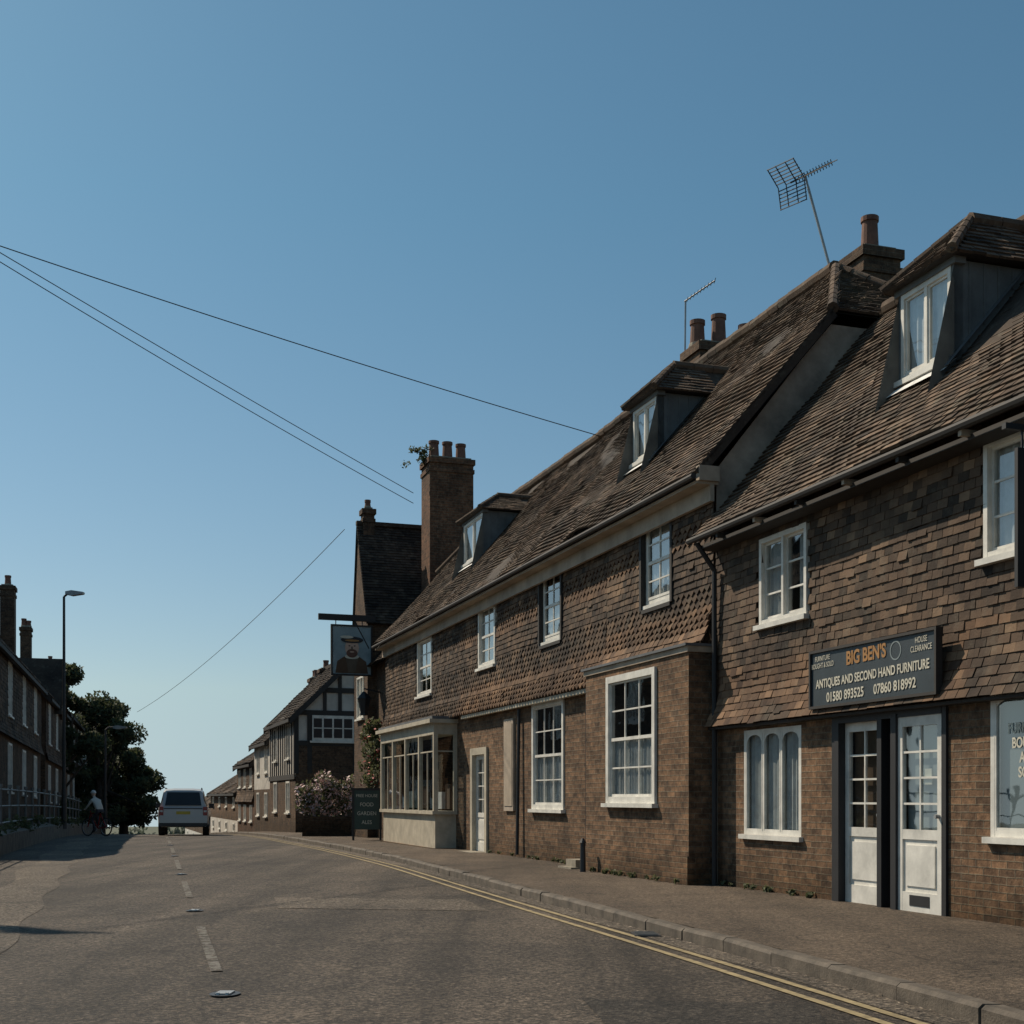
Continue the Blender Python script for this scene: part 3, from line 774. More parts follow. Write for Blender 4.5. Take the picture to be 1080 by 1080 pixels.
b0=P3(722,385,Y);t0=P3(723,318,Y)
mb.rod(b0-Vector((0,0,.6)),t0,.02,'steel',6)
a0=t0-Vector((.02,0,0)); a1=P3(754,296,Y-.6)
mb.rod(a0,a1,.014,'dark_metal',6)
for i in range(9):
    c=a0+(a1-a0)*(.1+.9*i/8); mb.rod(c-Vector((.015,.2,.03)),c+Vector((.015,.2,.03)),.007,'dark_metal',5)
mb.build('tv_aerial')

# ------------------------------------------------------------------ building C (inn): tall narrow range, ridge square to the street
C=empty('inn_building')
mb=MB(T)
c0,c1=S(40.0),S(42.0); cm=S(41.4); wC=.12
wall(mb,c0,c1,-.6,6.6,wC,[(S(40.5),S(41.5),3.6,4.9)],'brick_dark',.1)
mb.face([(c0,wC,6.6),(c1,wC,6.6),(cm,wC,9.6)],'brick_dark')
mb.face([(c0,wC,-.6),(c0,-9,-.6),(c0,-9,6.6),(c0,wC,6.6)],'brick_dark'); mb.face([(c1,wC,-.6),(c1,-9,-.6),(c1,-9,6.6),(c1,wC,6.6)],'brick_dark')
wall(mb,S(37.95),c0,-.6,5.2,-.15,[],'brick_dark',.1)
mb.build('walls',C)
mb=MB(T)
e0=(c0-.15,wC+.06,6.4);e1=(c0-.15,-4.6,6.4);ra=(cm,wC+.06,9.7);rb=(cm,-4.6,9.7)
tface(mb,e1,e0,ra,[e1,e0,ra,rb],41,'roof_tile_dark',lift=.03)
mb.face([(c1+.1,wC+.06,6.4),(c1+.1,-4.6,6.4),rb,ra],'roof_tile_dark')
mb.box(cm-.1,cm+.1,-4.6,wC+.06,9.66,9.78,'roof_tile_dark')
tface(mb,(S(37.8),.15,5.1),(c0,.15,5.1),(S(37.8),-2.8,8.4),[(S(37.8),.15,5.1),(c0,.15,5.1),(c0,-2.8,8.4),(S(37.8),-2.8,8.4)],43,'roof_tile_dark',lift=.03)
mb.build('roof',C)
mb=MB(T); window(mb,S(40.5),S(41.5),3.6,4.9,wC,2,2,lights=2,cur='net'); mb.build('windows',C)
chimney('chimney_stack',C,T,cm,wC-.3,9.2,10.15,.4,.35,[(0,0,.25)],'brick_dark',pot_r=.09)
mb=MB(T); ss=S(39.9); hz=6.2+1.167-.0205*40.4
mb.box(ss-.06,ss+.06,-.1,1.62,hz-.09,hz+.09,'black_wood')
mb.rod((ss,.1,hz-.9),(ss,.55,hz-.08),.04,'black_wood')
for w_ in (.3,1.1): mb.rod((ss,w_,hz-.09),(ss,w_,hz-.28),.015,'dark_metal')
b0_,b1_,z0_,z1_=.05,1.2,hz-1.68,hz-.26
mb.box(ss-.03,ss+.03,b0_,b1_,z0_,z1_,'inn_sign_blue')
for a_,b_,c_,d_ in ((b0_-.05,b0_,z0_-.05,z1_+.05),(b1_,b1_+.05,z0_-.05,z1_+.05),(b0_,b1_,z1_,z1_+.05),(b0_,b1_,z0_-.05,z0_)): mb.box(ss-.05,ss+.05,a_,b_,c_,d_,'black_wood')
def disc(cw,ch,rw,rh,off,mat,lo=0,hi=16):
    mb.face([(ss-.03-off,cw+rw*math.cos(i*.3927),ch+rh*math.sin(i*.3927)) for i in range(lo,hi)],mat)
cw=.62
# robed shoulders, fur collar, bearded face, flat feathered cap
mb.face([(ss-.034,b0_+.08,z0_+.02),(ss-.034,b1_-.08,z0_+.02),(ss-.034,b1_-.14,z0_+.38),(ss-.034,cw+.2,z0_+.54),(ss-.034,cw-.2,z0_+.54),(ss-.034,b0_+.14,z0_+.38)],'interior_warm')
mb.face([(ss-.038,cw-.2,z0_+.54),(ss-.038,cw+.2,z0_+.54),(ss-.038,cw+.10,z0_+.04),(ss-.038,cw-.10,z0_+.04)],'wood_pole')
disc(cw,z0_+.52,.22,.07,.012,'sign_cream')
disc(cw,z0_+.78,.21,.27,.016,'skin_paint')
disc(cw,z0_+.62,.17,.13,.020,'terracotta_pot'); disc(cw,z0_+.66,.07,.02,.023,'skin_paint')
disc(cw-.08,z0_+.84,.03,.018,.023,'black_paint'); disc(cw+.08,z0_+.84,.03,.018,.023,'black_paint'); disc(cw,z0_+.77,.025,.06,.022,'wood_pole')
disc(cw,z0_+1.02,.34,.10,.026,'black_paint'); disc(cw,z0_+1.0,.22,.03,.030,'sign_orange'); disc(cw+.16,z0_+1.10,.20,.045,.032,'sign_cream')
mb.build('inn_sign')
mb=MB(T); sl=S(39.4); hl=(870-742)/1400*39.2+1.167-.0205*39.4
mb.rod((sl,-.15,hl+.35),(sl,.35,hl+.45),.025,'black_paint')
mb.rod((sl,.35,hl-.28),(sl,.35,hl+.15),.11,'car_glass',6,.2); mb.rod((sl,.35,hl+.15),(sl,.35,hl+.36),.24,'black_paint',6,.04); mb.rod((sl,.35,hl-.34),(sl,.35,hl-.28),.13,'black_paint',6)
mb.build('wall_lantern')
mb=MB()
z=g(40)+.14
def obox(mb,c,ux,hw,hd,z0,z1,mat):
    c=Vector(c);u=Vector((ux[0],ux[1],0)).normalized();v=Vector((-u.y,u.x,0))
    P=[c-u*hw-v*hd,c+u*hw-v*hd,c+u*hw+v*hd,c-u*hw+v*hd]
    lo=[(p.x,p.y,z0) for p in P]; hi=[(p.x,p.y,z1) for p in P]
    mb.face(lo[::-1],mat); mb.face(hi,mat)
    for i in range(4):
        j=(i+1)%4; mb.face([lo[i],lo[j],hi[j],hi[i]],mat)
cx=(387-540)/1400*37.5
obox(mb,(cx,37.5,0),(1,.1),.42,.03,z+.25,z+1.35,'green_board')
obox(mb,(cx,37.5,0),(1,.1),.46,.025,z+1.35,z+1.42,'black_wood')
for k in (-.38,.38): obox(mb,(cx+k,37.5+.1*k,0),(1,.1),.03,.04,z-.1,z+1.38,'black_wood')
bd=mb.build('pub_notice_board')
for i,t_ in enumerate(("FREE HOUSE","FOOD","GARDEN","ALES")):
    xd=Vector((1,.1,0)).normalized(); nd=Vector((.1,-1,0)).normalized()
    cu=text(t_,0,0,0,.15 if i else .12,'sign_cream',bd,.9,xd=xd,nd=nd)
    cu.matrix_world.translation=Vector((cx,37.5-.04,z+1.2-.25*i))
blobs=[]
for i in range(30):
    a_=random.random()*6.28; rr=random.random()**.5
    blobs.append(((-6.0+1.0*rr*math.cos(a_),43.4+.5*rr*math.sin(a_),g(43)+.95+random.uniform(0,1.35)*(1-.4*rr)),.36))
foliage('flowering_shrub',blobs,120,.07,'leaves_bush',None,('flower',.45))
mb=MB(); obox(mb,(-6.0,43.5,0),(1,0),.8,.5,g(43),g(43)+.75,'brick_dark'); mb.build('brick_planter')
blobs=[((T(S(38.9+random.uniform(-.8,.9)),.05+random.random()*.3,random.uniform(1.5,3.3))),.3) for _ in range(20)]
foliage('climbing_plant',blobs,70,.07,'leaves_bush',None,('pink',.08))
def house(name,Tf,Lf,y0,y1,w0,depth,base,eave,ridge,wallmat,upmat,roofmat,nwin=3,gable=None,ov=.25,curs=('net','sides','blind')):
    e=empty(name); a,b=y0*Lf,y1*Lf
    mb=MB(Tf)
    ops=[]
    mid=base+(eave-base)*.48
    n=nwin; L=b-a
    for i in range(n):
        c=a+L*(i+.5)/n+random.uniform(-.15,.15); hw=min(.55,L/n*.3)
        ops.append((c-hw,c+hw,mid+.75,eave-.35)); ops.append((c-hw,c+hw,base+.9,mid-.15))
    opG=[o for o in ops if o[2]<mid]; opU=[o for o in ops if o[2]>mid]
    wall(mb,a,b,base-1,mid,w0,opG,wallmat,.08); wall(mb,a,b,mid,eave,w0,opU,upmat,.08)
    for x in (a,b):
        mb.face([(x,w0,base-1),(x,w0-depth,base-1),(x,w0-depth,mid),(x,w0,mid)],wallmat)
        mb.face([(x,w0,mid),(x,w0-depth,mid),(x,w0-depth,eave),(x,w0-depth/2,ridge),(x,w0,eave)],gable or upmat)
    mb.face([(a,w0-depth,base-1),(b,w0-depth,base-1),(b,w0-depth,eave),(a,w0-depth,eave)],wallmat)
    mb.build('walls',e)
    mb=MB(Tf)
    for o in ops: window(mb,*o,w0,2,2,lights=2,cur=random.choice(curs),proud=.03,fr=.08,bar=.035)
    mb.build('windows',e)
    if upmat.startswith('hung'):
        mb=MB(Tf)
        tiles(mb,(a,w0+.02,mid),(1,0,0),(0,0,1),(0,1,0),b-a,eave-mid,upmat,inop(opU,a,mid,.05),tw=.2,g=.13,woff=lambda v:.12*max(0,1-v/.4),wob=.01,seed=a)
        mb.build('tile_hanging',e)
    mb=MB(Tf)
    k=(ridge-eave)/(depth/2)
    f0=(a-ov,w0+ov,eave-k*ov); f1=(b+ov,w0+ov,eave-k*ov); r0_=(a-ov,w0-depth/2,ridge+.05); r1_=(b+ov,w0-depth/2,ridge+.05)
    g0=(a-ov,w0-depth-ov,eave-k*ov); g1=(b+ov,w0-depth-ov,eave-k*ov)
    tface(mb,f0,f1,r0_,[f0,f1,r1_,r0_],random.random()*50,roofmat,lift=.03,wob=.05,tw=.25,g=.16)
    mb.face([g0,g1,r1_,r0_],roofmat,None,.4)
    mb.box(a-ov,b+ov,w0-depth/2-.12,w0-depth/2+.12,ridge,ridge+.14,roofmat)
    mb.box(a,b,w0+ov-.1,w0+ov+.03,eave-k*ov-.13,eave-k*ov,'black_wood')
    for x in (a-ov,b+ov):
        for (p,q) in ((f0,r0_),(g0,r0_)):
            mb.face([(x-.01,p[1],p[2]-.25),(x-.01,p[1],p[2]+.03),(x-.01,q[1],q[2]+.03),(x-.01,q[1],q[2]-.25)],'black_wood')
    mb.build('roof',e)
    return e
def zrow(z,Y): return z+1.167-.0205*Y
D=house('half_timbered_house',T,LL,52,59.5,.45,4.8,zrow(-.45,52),zrow(4.4,52),zrow(6.75,52),'brick_dark','white_render','roof_tile_dark',nwin=2)
mb=MB(T); x=S(52)-.02; hh=lambda z:zrow(z,52)
for w_ in (.42,-.1,-1.9,-2.5,-3.3,-4.2): mb.box(x-.03,x+.02,w_-.09,w_+.09,hh(2.0),hh(4.5),'black_wood')
mb.box(x-.02,x+.015,-4.3,.44,hh(1.7),hh(3.2),'brick_dark')
for z_ in (3.2,4.4,5.3): 
    t_=(6.75-z_)/2.35 if z_>4.4 else 1
    mb.box(x-.035,x+.02,-1.95-2.4*t_,-1.95+2.4*t_,hh(z_)-.1,hh(z_)+.1,'black_wood')
for w_ in (-.7,-1.3,-1.95,-2.6,-3.2):
    top=6.75-abs(w_+1.95)*.98; mb.box(x-.03,x+.02,w_-.07,w_+.07,hh(4.4),hh(top-.1),'black_wood')
mb.box(x-.06,x+.01,-1.85,-.2,hh(3.3),hh(4.3),'white_paint')
for k in range(4):
    a_=-1.78+k*.4; mb.box(x-.065,x-.055,a_,a_+.33,hh(3.42),hh(4.18),'car_glass'); mb.box(x-.07,x-.066,a_,a_+.33,hh(3.78),hh(3.82),'white_paint')
mb.box(x-.1,x+.01,-1.95,-.1,hh(3.22),hh(3.3),'white_paint')
mb.box(x-.06,x+.01,-1.9,-.5,hh(.7),hh(1.6),'white_paint'); mb.box(x-.07,x-.06,-1.82,-.58,hh(.8),hh(1.5),'car_glass')
mb.build('timber_frame',D)
mb=MB(T)
for k in range(12):
    s_=S(52)+.2+k*.65; mb.box(s_,s_+.12,.45,.49,zrow(1.9,55),zrow(4.3,55),'black_wood')
mb.box(S(52),S(59.5),.45,.50,zrow(1.85,55),zrow(2.05,55),'black_wood')
mb.build('front_timbers',D)
chimney('chimney_stack',D,T,S(55),-2.6,4,zrow(8.1,55),.9,.9,[(-.2,0,.4),(.2,0,.4)],'brick_dark')
chimney('chimney_stack',D,T,S(58.5),-1.9,4,zrow(6.9,58),.6,.6,[(0,0,.35)],'brick_dark')
E=house('white_fronted_house',T,LL,60,66,.35,5,zrow(-.5,62),zrow(4.0,62),zrow(6.2,62),'brick_dark','white_render','roof_tile_dark',nwin=2)
F=house('brick_house',T,LL,66.4,74,.3,5,zrow(-.7,70),zrow(3.3,70),zrow(5.1,70),'brick_red','hung_tile','roof_tile_dark',nwin=3)
G_=house('brick_house',T,LL,74.6,92,.2,5,zrow(-1.2,83),zrow(2.1,83),zrow(3.7,83),'white_render','brick','roof_tile',nwin=4)
chimney('chimney_stack',E,T,S(63),-2.2,4,zrow(7.0,63),.8,.6,[(-.2,0,.35),(.2,0,.35)],'brick_dark')
H_=house('cottage',T,LL,94,120,.0,5,zrow(-2,105),zrow(.9,105),zrow(2.7,105),'white_render','brick','roof_tile',nwin=4)

# ------------------------------------------------------------------ left row
TL,L2=frame(-5.4,-.257,1,-.1,0)
a=house('tile_hung_house',TL,L2,34,55,0,6,.3,5.9,9.4,'brick_dark','hung_tile','roof_tile_dark',nwin=5,curs=('blind','sides','half'))
chimney('chimney_stack',a,TL,54.4*L2,-1.2,6,9.8,.7,.55,[(0,0,.4)],'brick_dark')
b_=house('timber_house',TL,L2,56,67,.1,6,.2,5.7,8.6,'brick_dark','hung_tile','roof_tile_dark',nwin=3,curs=('net','half','blind'))
chimney('chimney_stack',b_,TL,66.5*L2,-1.75,6,9.9,.6,.5,[(0,-.1,.4),(0,.12,.3)],'brick_dark')
mb=MB(TL)
mb.face([(60*L2,.25,5.3),(63*L2,.25,5.3),(61.5*L2,.25,7.6)],'white_render'); 
for q in (0,1):
    sgn=(-1,1)[q]; mb.face([(61.5*L2+sgn*1.75,.45,5.1),(61.5*L2,.45,7.8),(61.5*L2,-2,7.8),(61.5*L2+sgn*1.75,-.1,5.1)],'roof_tile_dark')
    mb.box(61.5*L2+sgn*.5-.06,61.5*L2+sgn*.5+.06,.25,.29,5.3,6.7,'black_wood')
mb.box(60*L2,63*L2,.25,.32,5.25,5.4,'black_wood')
mb.build('front_gable',b_)
c_=house('brick_house',TL,L2,68,79,0,6,0,6.0,8.3,'brick','hung_tile','roof_tile_dark',nwin=3)
chimney('chimney_stack',c_,TL,78*L2,-1.5,5,9.4,.7,.7,[(0,-.1,.5)],'brick_dark')
d_=house('white_fronted_house',TL,L2,80,93,.1,6,-.2,5.2,7.6,'white_render','white_render','roof_tile_dark',nwin=3)
kl2=lambda y:-3.75-.262*y
rng=[i-10 for i in range(0,90)]
strip('raised_pavement',lambda y:kl2(y)-6.5,lambda y:kl2(y)-.15,lambda y:g(y)+.5,lambda y:g(y)+.5,'pavement_tarmac',rng)
mb=MB()
for y0,y1 in zip(rng,rng[1:]):
    for (xa,xb,za,zb) in ((.1,.1,-.1,.45),(.1,-.25,.45,.56),):
        mb.face([(kl2(y0)+xa,y0,g(y0)+za),(kl2(y1)+xa,y1,g(y1)+za),(kl2(y1)+xb,y1,g(y1)+zb),(kl2(y0)+xb,y0,g(y0)+zb)],'stone_wall')
    mb.face([(kl2(y0)-.25,y0,g(y0)+.56),(kl2(y1)-.25,y1,g(y1)+.56),(kl2(y1)-.4,y1,g(y1)+.45),(kl2(y0)-.4,y0,g(y0)+.45)],'stone_wall')
mb.build('retaining_wall')
mb=MB(); y=20
while y<60:
    x=kl2(y)-.12; z=g(y)+.5; mb.rod((x,y,z),(x,y,z+1.05),.035,'rail_metal',8)
    mb.rod((x,y,z+1.05),(x,y,z+1.13),.055,'rail_metal',8)
    y2=y+1.9; x2=kl2(y2)-.12; z2=g(y2)+.5
    for h in (1.0,.6,.2): mb.rod((x,y,z+h),(x2,y2,z2+h),.024,'rail_metal',6)
    y=y2
mb.build('railing')
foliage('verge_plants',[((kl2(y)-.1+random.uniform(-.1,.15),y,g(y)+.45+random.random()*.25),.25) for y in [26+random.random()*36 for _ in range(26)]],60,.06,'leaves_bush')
def lamp(X,Y,zt,arm):
    mb=MB(); z=g(Y)+.3
    mb.rod((X,Y,z),(X,Y,z+1.4),.10,'dark_metal',12,.085); mb.rod((X,Y,z+1.4),(X,Y,zt-.1),.065,'dark_metal',12,.045)
    mb.rod((X,Y,zt-.1),(X+.15,Y,zt+.02),.04,'dark_metal',8); mb.rod((X+.15,Y,zt+.02),(X+arm,Y,zt+.04),.035,'dark_metal',8)
    P=[(X+arm-.12,zt-.02),(X+arm+.1,zt-.07),(X+arm+.5,zt-.01),(X+arm+.52,zt+.06),(X+arm+.1,zt+.12),(X+arm-.12,zt+.08)]
    for yy in (-.12,.12): mb.face([(p[0],Y+yy,p[1]) for p in P],'steel')
    for i in range(6):
        j=(i+1)%6; mb.face([(P[i][0],Y-.12,P[i][1]),(P[j][0],Y-.12,P[j][1]),(P[j][0],Y+.12,P[j][1]),(P[i][0],Y+.12,P[i][1])],'steel')
    mb.build('street_lamp')
lamp(-16.2,48,8.35,.2); lamp(-19.3,63,4.6,.5)
mb=MB(); pb=Vector((-15.8,21.3,-.6))
mb.rod(pb,pb+Vector((0,0,14.4)),.16,'wood_pole',12,.1)
mb.rod(pb+Vector((-.5,0,14.2)),pb+Vector((.5,0,14.2)),.06,'wood_pole',6)
for k in (-.45,-.2,.2,.45): mb.rod(pb+Vector((k,0,14.22)),pb+Vector((k,0,14.4)),.05,'white_flash',8)
mb.rod(pb+Vector((0,0,13.5)),pb+Vector((0,0,14.2)),.22,'dark_metal',10)
mb.build('telegraph_pole')
def wire(a,b,sag,r=.013):
    cu=bpy.data.curves.new('overhead_wire','CURVE'); cu.dimensions='3D'; cu.bevel_depth=r; cu.bevel_resolution=1
    sp=cu.splines.new('POLY'); n=40; sp.points.add(n)
    a=Vector(a);b=Vector(b)
    for i in range(n+1):
        t=i/n; p=a.lerp(b,t); p.z-=sag*4*t*(1-t); sp.points[i].co=(*p,1)
    cu.materials.append(M['dark_metal']); o=bpy.data.objects.new('overhead_wire',cu); scene.collection.objects.link(o)
wire((-15.8,21.3,11.95),Vector((2.08,30,8.76)),.18,.010)
wire((-15.8,21.3,13.75),Vector((-2.9,39,9.75)),.1,.010); wire((-15.6,21.3,13.65),Vector((-2.9,39,9.45)),.2,.010)
wire(Vector((-22.6,80,6.8)),Vector((-5.3,42,9.35)),.5,.011)

def tree(X,Y,H,R,seed):
    random.seed(seed)
    e=empty('tree'); mb=MB(); z=g(Y)-.5
    base=Vector((X,Y,z)); mb.rod(base,base+Vector((0,0,H*.45)),.32,'bark',10,.2)
    blobs=[]
    for i in range(44):
        a=random.random()*6.283; rr=R*random.random()**.5; h=H*(.22+.74*random.random())
        rr*=1-.6*max(0,(h/H-.5)/.5)
        c=base+Vector((math.cos(a)*rr,math.sin(a)*rr,h)); blobs.append((c,random.uniform(.45,1.25)*R*.27))
        if i%2==0: mb.rod(base+Vector((0,0,H*random.uniform(.2,.42))),c,.09,'bark',6,.03)
    mb.build('trunk',e)
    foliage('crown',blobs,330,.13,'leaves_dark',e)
tree(-23.0,66,9.0,2.6,1); tree(-23.9,77,8.5,2.9,2); tree(-26.0,84,8.9,3.2,3); tree(-23.4,80,6.0,2.2,4)
random.seed(99)
blobs=[]
for i in range(60):
    x=-75+i*1.9; blobs.append(((x,255+random.uniform(-8,8),-5.6+random.uniform(0,4.5)),random.uniform(2,3.4)))
foliage('distant_trees',blobs,130,.6,'leaves_far')
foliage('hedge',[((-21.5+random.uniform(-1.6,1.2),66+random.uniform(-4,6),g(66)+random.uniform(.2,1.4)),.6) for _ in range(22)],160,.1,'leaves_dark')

# ------------------------------------------------------------------ car
def car(name,X,Y,yaw,paint):
    e=empty(name); z=g(Y)+.0
    c,s_=math.cos(yaw),math.sin(yaw)
    def Tc(x,y,h): return (X+c*x-s_*y,Y+s_*x+c*y,z+h+(g(Y+y)-g(Y)))
    Hh=1.86; W=.98; Ln=4.8
    R=[(0.0,.90,1.0,.86,1.02,.55),(.05,.96,1.08,.80,1.15,.42),(.12,.98,1.12,.76,1.45,.36),(.28,.985,1.13,.74,1.78,.34),(.6,.985,1.13,.75,Hh,.33),(1.8,.985,1.12,.76,Hh+.02,.33),(2.9,.98,1.11,.74,Hh-.04,.33),(3.6,.97,1.09,.74,1.13,.33),(4.5,.94,1.03,.74,1.06,.36),(4.8,.86,.85,.7,.9,.45)]
    def ring(r):
        y,bw,bz,rw,rz,fz=r
        L=[(bw*.86,fz),(bw*.98,fz+.12),(bw,(bz+fz)/2+.05),(bw*.97,bz-.03),(bw*.94,bz),(rw+(bw*.94-rw)*.12,rz-(rz-bz)*.12),(rw*.9,rz-.005),(rw*.5,rz+.02)]
        pts=[(x,h) for x,h in L]+[(-x,h) for x,h in L[::-1]]
        return [(x,y,h) for x,h in pts]
    mb=MB(Tc); rings=[ring(r) for r in R]; n=len(rings[0])
    for k,(A_,B_) in enumerate(zip(rings,rings[1:])):
        for i in range(n):
            j=(i+1)%n
            m='car_glass' if (i in (4,n-6) and 2<=k<=len(R)-4) else paint
            mb.face([A_[i],A_[j],B_[j],B_[i]],m)
    mb.face(rings[0][::-1],paint); mb.face(rings[-1],paint)
    mb.build('body',e)
    mb=MB(Tc)
    mb.face([(-.70,.01,1.20),(.70,.01,1.20),(.62,.20,1.72),(-.62,.20,1.72)],'car_glass')
    mb.face([(-.70,.01,1.20),(-.62,.20,1.72),(-.62,.32,1.72),(-.70,.2,1.20)],'car_glass'); mb.face([(.70,.01,1.20),(.62,.20,1.72),(.62,.32,1.72),(.70,.2,1.20)],'car_glass')
    mb.box(-.93,.93,-.07,.1,.36,.56,'dark_metal'); mb.box(-.92,.92,-.08,.0,.50,.74,paint)
    for sx in (-1,1):
        a_,b2=sorted((sx*.76,sx*.93)); mb.box(a_,b2,-.02,.1,.80,1.14,'tail_red'); mb.box(a_+.03,b2-.03,-.028,-.02,.93,1.0,'white_flash')
        mb.box(*sorted((sx*.97,sx*1.18)),2.95,3.05,1.12,1.32,'dark_metal')
        mb.box(*sorted((sx*.72,sx*.68)),.7,2.8,Hh+.0,Hh+.05,'dark_metal')
    mb.box(-.27,.27,-.012,.03,.84,.96,'plate_yellow'); mb.box(-.74,.74,-.008,.03,1.06,1.09,'dark_metal')
    mb.rod((-.5,-.02,.38),(-.5,.2,.38),.04,'steel',8)
    mb.build('lights_and_trim',e)
    mb=MB(Tc)
    for sx in (-1,1):
        for yy in (.95,Ln-.95):
            r=.38
            mb.rod((sx*(W-.24),yy,r),(sx*(W-.0),yy,r),r,'tyre',20); mb.rod((sx*(W-.0),yy,r),(sx*(W+.01),yy,r),r*.6,'steel',16)
    mb.build('wheels',e)
car('silver_suv_car',-13.0,52.5,.22,'car_paint')

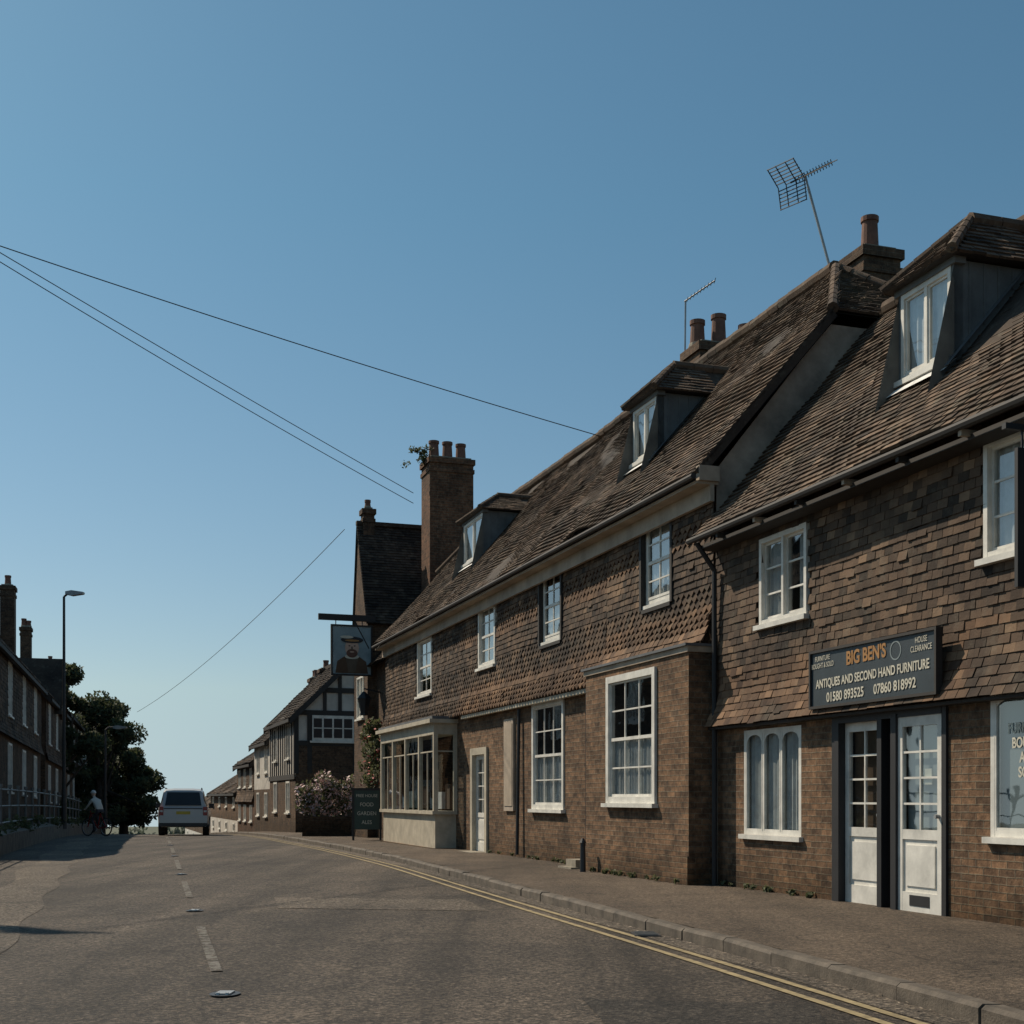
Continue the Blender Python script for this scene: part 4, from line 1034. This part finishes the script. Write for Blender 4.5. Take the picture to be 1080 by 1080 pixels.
# ------------------------------------------------------------------ cyclist beside the left kerb
def cyclist(X,Y,yaw):
    z=g(Y); c,s_=math.cos(yaw),math.sin(yaw)
    def Tc(x,y,h): return (X+c*x-s_*y,Y+s_*x+c*y,z+h)
    e=empty('cyclist')
    mb=MB(Tc)
    for yc in (-.52,.52):
        for i in range(20):
            a0,a1=i*.314159,(i+1)*.314159
            mb.rod((0,yc+.33*math.cos(a0),.345+.33*math.sin(a0)),(0,yc+.33*math.cos(a1),.345+.33*math.sin(a1)),.022,'tyre',6)
            mb.rod((0,yc+.30*math.cos(a0),.345+.30*math.sin(a0)),(0,yc+.30*math.cos(a1),.345+.30*math.sin(a1)),.012,'steel',5)
            if i%2==0: mb.rod((0,yc,.345),(0,yc+.33*math.cos(a0),.345+.33*math.sin(a0)),.004,'steel',4)
    J=dict(bb=(0,-.05,.30),seat=(0,-.2,.86),head=(0,.36,.88),fa=(0,.52,.345),ra=(0,-.52,.345),bar=(0,.38,1.0))
    for p,q in (('bb','seat'),('bb','head'),('seat','head'),('bb','ra'),('seat','ra'),('head','fa'),('head','bar')): mb.rod(J[p],J[q],.022,'tail_red',6)
    mb.rod((-.27,.36,1.0),(.27,.36,1.0),.015,'dark_metal',6); mb.box(-.07,.07,-.34,-.08,.88,.93,'black_paint')
    for sx,zz in ((-.11,.16),(.11,.44)): mb.rod((0,-.05,.30),(sx,-.05,zz),.012,'steel',6); mb.box(sx-.05,sx+.05,-.1,.02,zz-.012,zz+.012,'dark_metal')
    mb.build('bicycle',e)
    V=[(0,-.2,.98),(0,-.08,1.18),(0,.06,1.36),(0,.13,1.47),(0,.18,1.57),
       (-.19,.06,1.37),(-.26,.2,1.16),(-.25,.36,1.03),(.19,.06,1.37),(.26,.2,1.16),(.25,.36,1.03),
       (-.10,-.18,.94),(-.13,.12,.62),(-.12,-.06,.24),(-.12,.06,.19),(.10,-.18,.94),(.13,.2,.82),(.12,.0,.50),(.12,.12,.47)]
    Ed=[(0,1),(1,2),(2,3),(3,4),(2,5),(5,6),(6,7),(2,8),(8,9),(9,10),(0,11),(11,12),(12,13),(13,14),(0,15),(15,16),(16,17),(17,18)]
    Rr=[.15,.15,.17,.06,.06,.07,.045,.035,.07,.045,.035,.10,.07,.05,.04,.10,.07,.05,.04]
    me=bpy.data.meshes.new('rider'); me.from_pydata([Tc(*v) for v in V],Ed,[])
    o=bpy.data.objects.new('rider',me); scene.collection.objects.link(o); o.parent=e
    o.modifiers.new('skin','SKIN')
    for i,r in enumerate(Rr): me.skin_vertices[0].data[i].radius=(r,r*.8)
    me.skin_vertices[0].data[0].use_root=True
    o.modifiers.new('sub','SUBSURF').render_levels=2
    m,nt,b=newmat('rider_clothes')
    tc=N(nt,'ShaderNodeTexCoord'); sx=N(nt,'ShaderNodeSeparateXYZ'); nt.links.new(tc.outputs['Object'],sx.inputs[0])
    mr=N(nt,'ShaderNodeMath',operation='GREATER_THAN'); mr.inputs[1].default_value=z+1.03; nt.links.new(sx.outputs[2],mr.inputs[0])
    nt.links.new(mixc(nt,mr.outputs[0],(.04,.04,.05),(.55,.53,.48)),b.inputs['Base Color']); b.inputs['Roughness'].default_value=.8
    me.materials.append(m)
    mb=MB(Tc)
    def ell(cx,cy,cz,rx,ry,rz,mat,v0=0,v1=8):
        for i in range(v0,v1):
            for j in range(12):
                P=[]
                for (a_,b_) in ((i,j),(i,j+1),(i+1,j+1),(i+1,j)):
                    th=math.pi*a_/8; ph=6.28318*b_/12
                    P.append((cx+rx*math.sin(th)*math.cos(ph),cy+ry*math.sin(th)*math.sin(ph),cz+rz*math.cos(th)))
                mb.face(P,mat)
    ell(0,.20,1.62,.078,.095,.12,'skin_paint'); ell(0,.20,1.65,.10,.13,.12,'white_flash',0,4)
    ell(-.08,.19,1.61,.015,.02,.03,'skin_paint'); ell(.08,.19,1.61,.015,.02,.03,'skin_paint'); ell(0,.30,1.61,.015,.02,.03,'skin_paint')
    ell(-.25,.38,1.02,.04,.05,.035,'skin_paint'); ell(.25,.38,1.02,.04,.05,.035,'skin_paint')
    mb.build('head_and_helmet',e,True)
cyclist(-15.95,51,1.0)

# ------------------------------------------------------------------ light, sky, camera
sun_az=Vector((-.80,.60)).normalized(); el=math.radians(46)
sd=Vector((sun_az.x*math.cos(el),sun_az.y*math.cos(el),math.sin(el)))
L=bpy.data.lights.new('sun','SUN'); L.energy=4.9; L.angle=math.radians(.5); L.color=(1,.86,.68)
lo=bpy.data.objects.new('sun',L); scene.collection.objects.link(lo); lo.rotation_euler=sd.to_track_quat('Z','Y').to_euler()
w=bpy.data.worlds.new('World'); scene.world=w; w.use_nodes=True; nt=w.node_tree
bg=nt.nodes['Background']; sky=nt.nodes.new('ShaderNodeTexSky'); sky.sky_type='NISHITA'; sky.sun_disc=False
sky.sun_elevation=el; sky.sun_rotation=math.atan2(sd.x,sd.y); sky.air_density=1.0; sky.dust_density=.6; sky.ozone_density=1.0
tc=nt.nodes.new('ShaderNodeTexCoord'); mx=nt.nodes.new('ShaderNodeVectorMath'); mx.operation='MAXIMUM'; mx.inputs[1].default_value=(-2,-2,.10)
nt.links.new(tc.outputs['Generated'],mx.inputs[0]); nt.links.new(mx.outputs[0],sky.inputs[0])
sep=nt.nodes.new('ShaderNodeSeparateXYZ'); nt.links.new(tc.outputs['Generated'],sep.inputs[0])
tint=ramp(nt,sep.outputs[2],.0,.42,(1.0,.98,.96),(.72,1.06,1.03))
ml=nt.nodes.new('ShaderNodeVectorMath'); ml.operation='MULTIPLY'
nt.links.new(sky.outputs[0],ml.inputs[0]); nt.links.new(tint,ml.inputs[1])
nt.links.new(ml.outputs[0],bg.inputs[0]); bg.inputs[1].default_value=.080
cam=bpy.data.cameras.new('camera'); co=bpy.data.objects.new('camera',cam); scene.collection.objects.link(co)
cam.sensor_width=36; cam.lens=36*1400/1080; cam.shift_y=330/1080; cam.clip_end=9000; cam.clip_start=.1
co.location=(0,0,0); co.rotation_euler=(math.pi/2,0,0); scene.camera=co
scene.view_settings.view_transform='Standard'; scene.view_settings.look='None'; scene.view_settings.exposure=0
